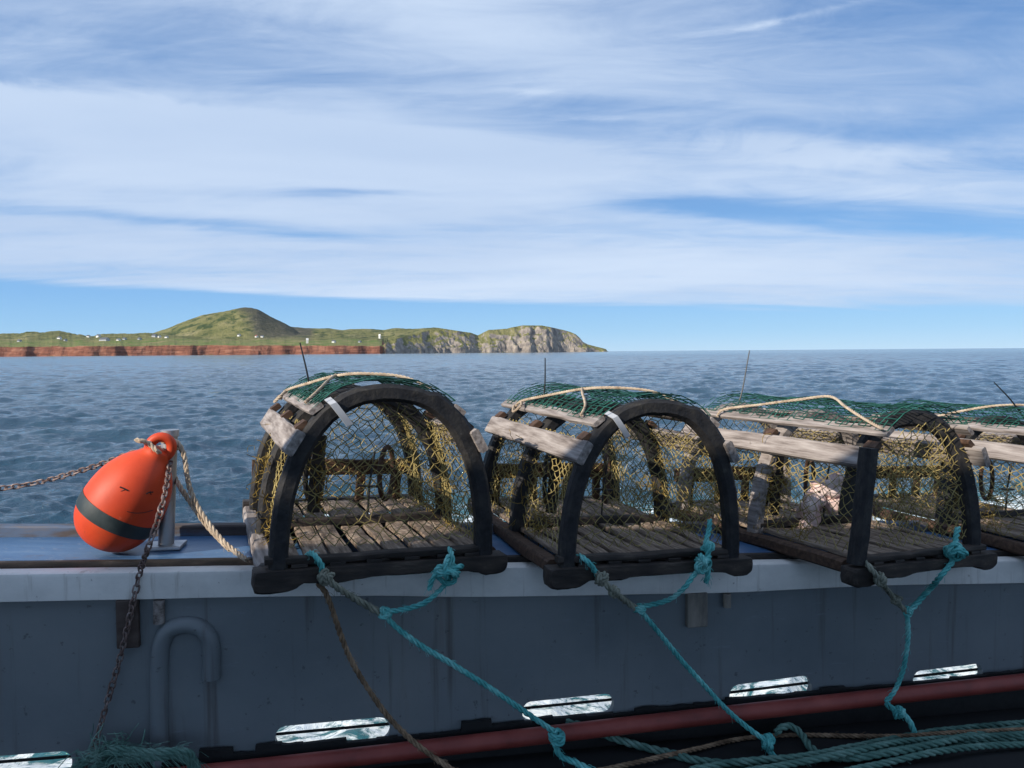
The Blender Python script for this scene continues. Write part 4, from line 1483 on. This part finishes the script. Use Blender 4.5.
        diamond_net(mb, S, 20, 8, 0.001, 0.15, 0.05)
        mb.build('funnel_net', MT['twine'], root)
    # stake, bait spike, back bar
    mb = MB()
    beam(mb, (-0.115, ym + 0.06, 0.07), (-0.100, ym + 0.06, 0.285), 0.034, 0.022, (1, 0, 0), 6, .001)
    mb.build('stake', MT['wetwood'], root)
    mb = MB()
    tube(mb, [(0.02, ym - 0.03, 0.07), (0.024, ym - 0.03, 0.16), (0.036, ym - 0.032, 0.25)], 0.0030, 6)
    tube(mb, [(-0.01, ym - 0.032, 0.155), (0.055, ym - 0.032, 0.150)], 0.0035, 6)
    mb.build('bait_spike', MT['spike'], root)
    mb = MB()
    beam(mb, (-0.262, L + 0.03, 0.155), (0.258, L + 0.03, 0.150), 0.050, 0.022, (0, 0, 1), 8, .0015)
    mb.build('back_rail', MT['brownwood'], root)
    for x in (-0.2, -0.06, 0.07, 0.19):
        mb = MB()
        beam(mb, (x, L + 0.03, 0.045), (x + 0.004, L + 0.03, 0.131), 0.028, 0.02, (1, 0, 0), 3, .001)
        mb.build('back_stub', MT['brownwood'], root)
    # black spike standing out of the lid
    mb = MB()
    x, z = arch_pt(R(spos[0]), a, h, z0)
    b0 = Vector((x, L * spos[1], z - 0.03))
    b1 = b0 + Vector((spike[0] * 0.5 + 0.004, 0, 0.07))
    b2 = b0 + Vector((spike[0], spike[1], spos[2]))
    tube(mb, catmull([b0, b1, b2], 5), lambda q: 0.0033 - 0.0014 * q, 6)
    mb.build('lid_spike', MT['spike'], root)
    # closing cord over the lid
    mb = MB()

    def cp(ang, y_, lift=0.02):
        x, z = arch_pt(R(ang), a + lift, h + lift, z0)
        return Vector((x, y_, z))
    if cord == 0:
        rope(mb, [cp(130, L * .80, .022), cp(125, L * .76, .03), cp(114, L * .58), cp(103, L * .42), cp(94, L * .30), cp(80, L * .22), cp(66, L * .16)], 0.0042)
        rope(mb, [cp(103, L * .42, .022), cp(109, L * .32), cp(118, L * .17), cp(126, L * .10, .024)], 0.0040)
        rope(mb, [cp(129, L * .80, .03), cp(133, L * .74, .034), cp(129, L * .70, .034), cp(125, L * .76, .028)], 0.0042)
    elif cord == 1:
        rope(mb, [cp(130, L * .86, .022), cp(125, L * .83, .03), cp(115, L * .66), cp(104, L * .50), cp(96, L * .40, .024), cp(110, L * .24), cp(119, L * .12), cp(128, -0.01, .032)], 0.0044)
    else:
        rope(mb, [cp(136, L * .74, .03), cp(126, L * .68, .028), cp(112, L * .56), cp(98, L * .46), cp(84, L * .40), cp(70, L * .36)], 0.0044)
    mb.build('closing_cord', MT['beige'], root)
    if tagged:
        mb = MB()
        vs = []
        for i in range(7):
            q = i / 6
            x, z = arch_pt(R(118), a + 0.006 - 0.066 * q, h + 0.006 - 0.066 * q, z0)
            yq = -0.028 - 0.004 * math.sin(q * 3)
            if i == 0: yq = 0.01
            for sgn in (-1, 1):
                vs.append(Vector((x + sgn * 0.007 + 0.012 * q, yq, z + sgn * 0.003)))
        vs += [p + Vector((0, -0.002, 0.0015)) for p in vs[:14]]
        fs = []
        for i in range(6):
            fs += [(2 * i, 2 * i + 1, 2 * i + 3, 2 * i + 2), (14 + 2 * i, 14 + 2 * i + 2, 14 + 2 * i + 3, 14 + 2 * i + 1), (2 * i, 2 * i + 2, 14 + 2 * i + 2, 14 + 2 * i), (2 * i + 1, 14 + 2 * i + 1, 14 + 2 * i + 3, 2 * i + 3)]
        mb.add(vs, fs)
        mb.build('plastic_tag', MT['tagp'], root)
    # frayed twine caught on the bows
    mb = MB()
    for (sx, yq, zc, n_) in ((-1, ym, 0.2, 60), (-1, ym, 0.1, 70), (-1, L * 0.8, 0.12, 50), (1, ym, 0.24, 70), (1, ym, 0.14, 90), (1, L, 0.2, 70), (1, L * .3, 0.09, 50), (1, L * .7, 0.09, 60), (-1, L * .3, .085, 50)):
        x = (a - 0.035) * sx
        fuzz_cluster(mb, (x, yq, zc), (0.014, 0.022, 0.045), n_, 0.0009, seed + n_ + int(zc * 100))
    fuzz_cluster(mb, (-0.10, ym + 0.05, 0.15), (0.012, 0.012, 0.05), 50, 0.0012, seed + 5)
    mb.build('frayed_twine', MT['fluff'], root)['kind'] = 'stuff'
    return root


t1 = make_trap((262, 582), (501, 575), 'nearest lobster trap, beside the orange buoy, with grey tag and tall dark bow', 21, nsl=8, L=0.67, yaw_add=10, spike=(-0.035, 0), cord=0)
t2 = make_trap((549, 580), (748, 576), 'second lobster trap, between the buoy-side trap and the trap holding pink bait', 52, L=0.70, yaw_add=8, zs=1.04, spike=(0.004, 0), cord=0)
t3 = make_trap((852, 583), (984, 566), 'skewed lobster trap with a slipped bow and pink bait inside', 83, L=0.72, zs=1.04, spike=(0.075, 0), spos=(116, 0.86, 0.235), cord=1, twisted=True, tagged=False)
t4 = make_trap((1052, 568), (0.34, 0.50), 'lobster trap cut by the right edge of the photo, netting over grey rails', 114, L=0.72, spike=(-0.16, 0.0), spos=(86, 0.42, 0.13), cord=2, tagged=False)

# pink bait in a mesh bag inside the third trap
mb = MB()
bc_ = at_depth(822, 510, 2.32)


def lump(mb, c, sz, seed, n=14):
    rnd = random.Random(seed)
    ph = [rnd.uniform(0, 6.28) for _ in range(6)]
    vs, fs = [], []
    for i in range(n + 1):
        th = math.pi * i / n
        for k in range(n * 2):
            w = math.pi * k / n
            d = 1 + 0.13 * math.sin(3 * w + ph[0] + 2 * th) + 0.10 * math.sin(5 * th + ph[1] + w) + 0.07 * math.sin(7 * w + ph[2] - 4 * th)
            vs.append(Vector(c) + Vector((sz[0] * math.sin(th) * math.cos(w), sz[1] * math.sin(th) * math.sin(w), sz[2] * math.cos(th))) * d)
    for i in range(n):
        for k in range(n * 2):
            k2 = (k + 1) % (n * 2)
            fs.append((i * 2 * n + k, i * 2 * n + k2, (i + 1) * 2 * n + k2, (i + 1) * 2 * n + k))
    mb.add(vs, fs)


lump(mb, at_depth(808, 516, 2.30), (0.033, 0.030, 0.055), 1)
lump(mb, at_depth(826, 489, 2.33), (0.050, 0.035, 0.032), 2)
lump(mb, at_depth(836, 481, 2.33), (0.030, 0.028, 0.022), 5)
lump(mb, at_depth(804, 527, 2.29), (0.026, 0.025, 0.035), 6)
lump(mb, at_depth(832, 503, 2.33), (0.038, 0.033, 0.026), 3)
lump(mb, at_depth(815, 500, 2.32), (0.030, 0.028, 0.035), 4)
bag = mb.build('bait_bag', MT['bait'], None, origin='base', sharp=80)
tag(bag, 'pale pink bag of fish bait hung inside the skewed trap', 'bait')


# ------------------------------------------------------------------ ropes from the traps
def trap_rope(name, label, legs, mains, knots, group='ropes tied to the lobster traps'):
    c = legs[0][1][0]
    root = empty(name, c, label, 'rope', group)

    def finish(mb, nm, mat):
        mb.v = [tuple(Vector(p) - c) for p in mb.v]
        return mb.build(nm, mat, root, sharp=70)
    for (mat, pts, r_) in legs:
        mb = MB()
        rope(mb, pts, r_, fuzz=26)
        finish(mb, 'rope_leg', MT[mat])
    for (mat, pts, r_) in mains:
        mb = MB()
        rope(mb, pts, r_, fuzz=30)
        finish(mb, 'main_line', MT[mat])
    for (mat, p, size, r_, sd_) in knots:
        mb = MB()
        knot(mb, p, size, r_, seed=sd_)
        finish(mb, 'knot', MT[mat])
    return root


V = at_v


def on_trap(root, px, py, yoff):
    m = root.matrix_basis.copy()
    n_ = (m.to_3x3() @ Vector((0, 1, 0))).normalized()
    o_ = m @ Vector((0, yoff, 0))
    d_ = ray(px, py)
    return CAM + d_ * ((o_ - CAM).dot(n_) / d_.dot(n_))


def T1(x, y, o_=-0.04): return on_trap(t1, x, y, o_)
def T2(x, y, o_=-0.04): return on_trap(t2, x, y, o_)
def T3(x, y, o_=-0.04): return on_trap(t3, x, y, o_)


trap_rope('trap_rope', 'turquoise rope with grey-green leg tied to the trap beside the buoy',
          [('teal', [T1(306, 557, 0.03), T1(311, 553, -0.01), T1(317, 558), T1(321, 566), T1(323, 574)], 0.0068),
           ('greyrope', [T1(322, 570, -0.042), T1(327, 578, -0.044), T1(338, 588, -0.042), V(352, 597, -0.13), V(366, 605, -0.11), V(382, 614, -0.10)], 0.0082),
           ('teal', [T1(444, 554, 0.03), T1(449, 549, -0.01), T1(452, 556), T1(452, 568), T1(448, 580, -0.045), T1(438, 592, -0.04), V(424, 603, -0.12), V(405, 609, -0.11), V(386, 612, -0.10)], 0.0066),
           ('teal', [T1(440, 568, -0.045), T1(433, 578, -0.05), T1(429, 590, -0.045)], 0.0066)],
          [('teal', [V(383, 613, -0.10), V(396, 627, -0.10), V(420, 645, -0.10), V(450, 663, -0.10), V(490, 688, -0.10), V(525, 712, -0.10), V(553, 731, -0.10)], 0.0072),
           ('teal', [V(556, 738, -0.105), V(556, 748, -0.11), V(562, 757, -0.12), V(574, 762, -0.13), V(586, 768, -0.15), V(600, 778, -0.17)], 0.0080)],
          [('teal', T1(448, 571, -0.055), 0.031, 0.0066, 3), ('greyrope', T1(325, 577, -0.045), 0.015, 0.0070, 4), ('teal', V(385, 613, -0.102), 0.013, 0.0058, 5), ('teal', V(557, 737, -0.104), 0.019, 0.0066, 6)])
trap_rope('trap_rope', 'turquoise rope with grey-green leg tied to the second trap from the buoy',
          [('teal', [T2(574, 560, 0.03), T2(580, 556, -0.01), T2(588, 562), T2(593, 568), T2(597, 575)], 0.0068),
           ('greyrope', [T2(596, 572, -0.042), T2(604, 582, -0.044), T2(613, 591, -0.045), V(624, 600, -0.12), V(637, 609, -0.11)], 0.0080),
           ('teal', [T2(710, 520, 0.01), T2(709, 530, -0.01), T2(706, 543, -0.03), T2(708, 553), T2(704, 565), T2(694, 575), T2(684, 588), V(668, 600, -0.12), V(642, 607, -0.11)], 0.0066),
           ('teal', [T2(707, 565, -0.045), T2(708, 574, -0.048), T2(706, 583, -0.045)], 0.0066)],
          [('teal', [V(639, 609, -0.11), V(650, 622, -0.11), V(664, 639, -0.105), V(682, 661, -0.10), V(703, 684, -0.10), V(726, 709, -0.10), V(748, 728, -0.105), V(765, 740, -0.12)], 0.0068),
           ('teal', [V(766, 741, -0.12), V(770, 752, -0.13), V(779, 760, -0.15), V(786, 766, -0.16)], 0.0078)],
          [('teal', T2(703, 563, -0.048), 0.022, 0.0062, 13), ('teal', T2(708, 547, -0.03), 0.013, 0.0062, 17), ('greyrope', T2(602, 579, -0.045), 0.014, 0.0070, 14), ('greyrope', T2(614, 592, -0.046), 0.011, 0.0066, 24), ('teal', V(640, 609, -0.11), 0.012, 0.0058, 15), ('teal', V(768, 743, -0.12), 0.017, 0.0066, 16)])
trap_rope('trap_rope', 'turquoise rope with grey-green leg tied to the skewed trap',
          [('greyrope', [T3(856, 563, 0.03), T3(862, 560, -0.01), T3(872, 570), T3(881, 582), V(892, 596, -0.14), V(906, 612, -0.12)], 0.0072),
           ('teal', [T3(958, 528, 0.0), T3(956, 538, -0.02), T3(955, 550), T3(952, 562), T3(940, 577), V(927, 592, -0.11), V(910, 611, -0.12)], 0.0074)],
          [('teal', [V(907, 613, -0.12), V(908, 630, -0.12), V(907, 648, -0.115), V(903, 670, -0.11), V(895, 690, -0.10), V(886, 702, -0.10)], 0.0064),
           ('teal', [V(886, 703, -0.10), V(894, 710, -0.11), V(904, 715, -0.115), V(911, 724, -0.12), V(916, 738, -0.13), V(922, 746, -0.15), V(929, 751, -0.16)], 0.0080)],
          [('teal', T3(956, 552, -0.05), 0.024, 0.0070, 23), ('greyrope', T3(880, 580, -0.043), 0.014, 0.0064, 24), ('greyrope', V(896, 600, -0.135), 0.011, 0.006, 27), ('teal', V(908, 611, -0.12), 0.011, 0.0056, 25), ('teal', V(899, 712, -0.112), 0.014, 0.0068, 26)])

mb = MB()
rope(mb, [V(318, 584, -0.12), V(324, 590, -0.14), V(331, 606, -0.135), V(341, 636, -0.125), V(352, 662, -0.12), V(367, 687, -0.12), V(386, 714, -0.125), V(408, 737, -0.13), V(432, 756, -0.14), V(462, 776, -0.17)], 0.0066, fuzz=60)
o = mb.build('brown_rope', MT['brownrope'], None, origin='base', sharp=70)
tag(o, 'brown rope hanging from the buoy-side trap across the bulwark to the deck', 'rope')


def deck_rope(name, pts, r_, mat, label):
    mb = MB()
    rope(mb, [at_z(x, y, DECK + dz) for (x, y, dz) in pts], r_, fuzz=20)
    o = mb.build(name, MT[mat], None, origin='base', sharp=70)
    return tag(o, label, 'rope', 'ropes lying on the deck')


deck_rope('deck_rope', [(566, 722, 0.075), (585, 727, 0.06), (610, 737, 0.035), (640, 746, 0.014), (672, 754, 0.010), (700, 761, 0.01), (740, 764, 0.01), (790, 761, 0.01), (850, 755, 0.02), (910, 748, 0.02), (970, 742, 0.012), (1040, 738, 0.01), (1120, 735, 0.01)], 0.0105, 'oldteal', 'dull green rope looping from below the second freeing port along the deck')
deck_rope('deck_rope', [(776, 733, 0.03), (783, 727, 0.035), (793, 727, 0.03), (803, 736, 0.02), (811, 748, 0.012), (826, 756, 0.01), (852, 758, 0.018), (880, 754, 0.03), (930, 745, 0.034), (980, 734, 0.022), (1040, 727, 0.01), (1120, 720, 0.01)], 0.0098, 'oldteal', 'dull green rope with a tight loop beside the turquoise knot on deck')
deck_rope('deck_rope', [(690, 770, 0.01), (740, 762, 0.016), (800, 757, 0.022), (855, 747, 0.022), (900, 738, 0.014), (950, 730, 0.012), (1040, 722, 0.01), (1120, 716, 0.01)], 0.0098, 'oldteal', 'dull green rope nearest the red pipe, running off to the right')
deck_rope('deck_rope', [(560, 776, 0.01), (610, 768, 0.01), (660, 757, 0.02), (700, 748, 0.012), (740, 739, 0.008), (790, 735, 0.008), (850, 736, 0.008), (905, 736, 0.022), (950, 733, 0.03), (1040, 729, 0.022), (1120, 727, 0.02)], 0.0062, 'brownrope', 'thin brown rope crossing the deck under the green ropes')

deck_rope('deck_rope', [(720, 776, 0.012), (790, 764, 0.02), (850, 752, 0.034), (900, 742, 0.036), (960, 738, 0.024), (1040, 733, 0.022), (1120, 728, 0.02)], 0.0088, 'oldteal', 'dull green rope lying over the others near the right edge of the deck')
deck_rope('deck_rope', [(830, 775, 0.01), (880, 764, 0.012), (935, 752, 0.026), (985, 746, 0.02), (1040, 744, 0.012), (1120, 741, 0.01)], 0.0086, 'oldteal', 'dull green rope closest to the lower right corner')
# frayed bundle of old green rope at lower left
mb = MB()
rnd = random.Random(5)
for i in range(5):
    oy = rnd.gauss(0, 4)
    rope(mb, [at_v(70 + i * 3, 775 + oy, -0.06), at_v(95 + i * 4, 760 + oy, -0.075), at_v(125, 758 + oy, -0.085), at_v(150, 757 + oy * .6, -0.085), at_v(175, 755 + oy * .5, -0.085), at_v(190, 762 + oy, -0.08), at_v(198, 778 + oy, -0.08)], 0.0075, fuzz=60, fuzz_len=0.03)
for i in range(80):
    p = at_v(rnd.gauss(112, 16), rnd.gauss(752, 6), -0.07 + rnd.gauss(0, 0.012))
    q = [p]
    d = Vector((rnd.gauss(0, 1), rnd.gauss(-.2, .5), abs(rnd.gauss(0.3, .7)))).normalized()
    for k in range(5):
        d = (d + Vector((rnd.gauss(0, .35), rnd.gauss(0, .3), rnd.gauss(-.22, .3)))).normalized()
        q.append(q[-1] + d * 0.012)
    tube(mb, q, 0.0011, 3, cap=False)
tube(mb, catmull([at_v(138, 752, -0.07), at_v(142, 742, -0.075), at_v(144, 735, -0.07), at_v(145, 729, -0.065)], 4), 0.0016, 5)
o = mb.build('rope_bundle', MT['oldteal'], None, origin='base', sharp=70)
tag(o, 'frayed bundle of old green rope at the foot of the chain', 'rope')

# ------------------------------------------------------------------ the air
HAZE = 0.8e-5
mb = MB()
box(mb, (0, 0, 200), (28000, 28000, 408))
m = bpy.data.materials.new('haze_air')
m.use_nodes = True
m.node_tree.nodes.clear()
nt = NT(m.node_tree)
out = nt.n('ShaderNodeOutputMaterial')
pv = nt.n('ShaderNodeVolumePrincipled')
pv.inputs['Color'].default_value = (0.86, 0.92, 1.0, 1)
pv.inputs['Density'].default_value = HAZE
pv.inputs['Anisotropy'].default_value = 0.2
m.node_tree.links.new(pv.outputs[0], out.inputs['Volume'])
tag(mb.build('haze', m, None, smooth=False), kind='stuff')

# ------------------------------------------------------------------ render settings
SC.render.engine = 'CYCLES'
SC.view_settings.view_transform = 'Standard'
SC.view_settings.look = 'None'
SC.view_settings.exposure = 0.33
SC.view_settings.gamma = 1.0
SC.cycles.use_denoising = True
try:
    SC.cycles.denoiser = 'OPENIMAGEDENOISE'
except Exception:
    pass
SC.cycles.max_bounces = 6
SC.cycles.use_fast_gi = False
SC.cycles.caustics_reflective = False
SC.cycles.caustics_refractive = False
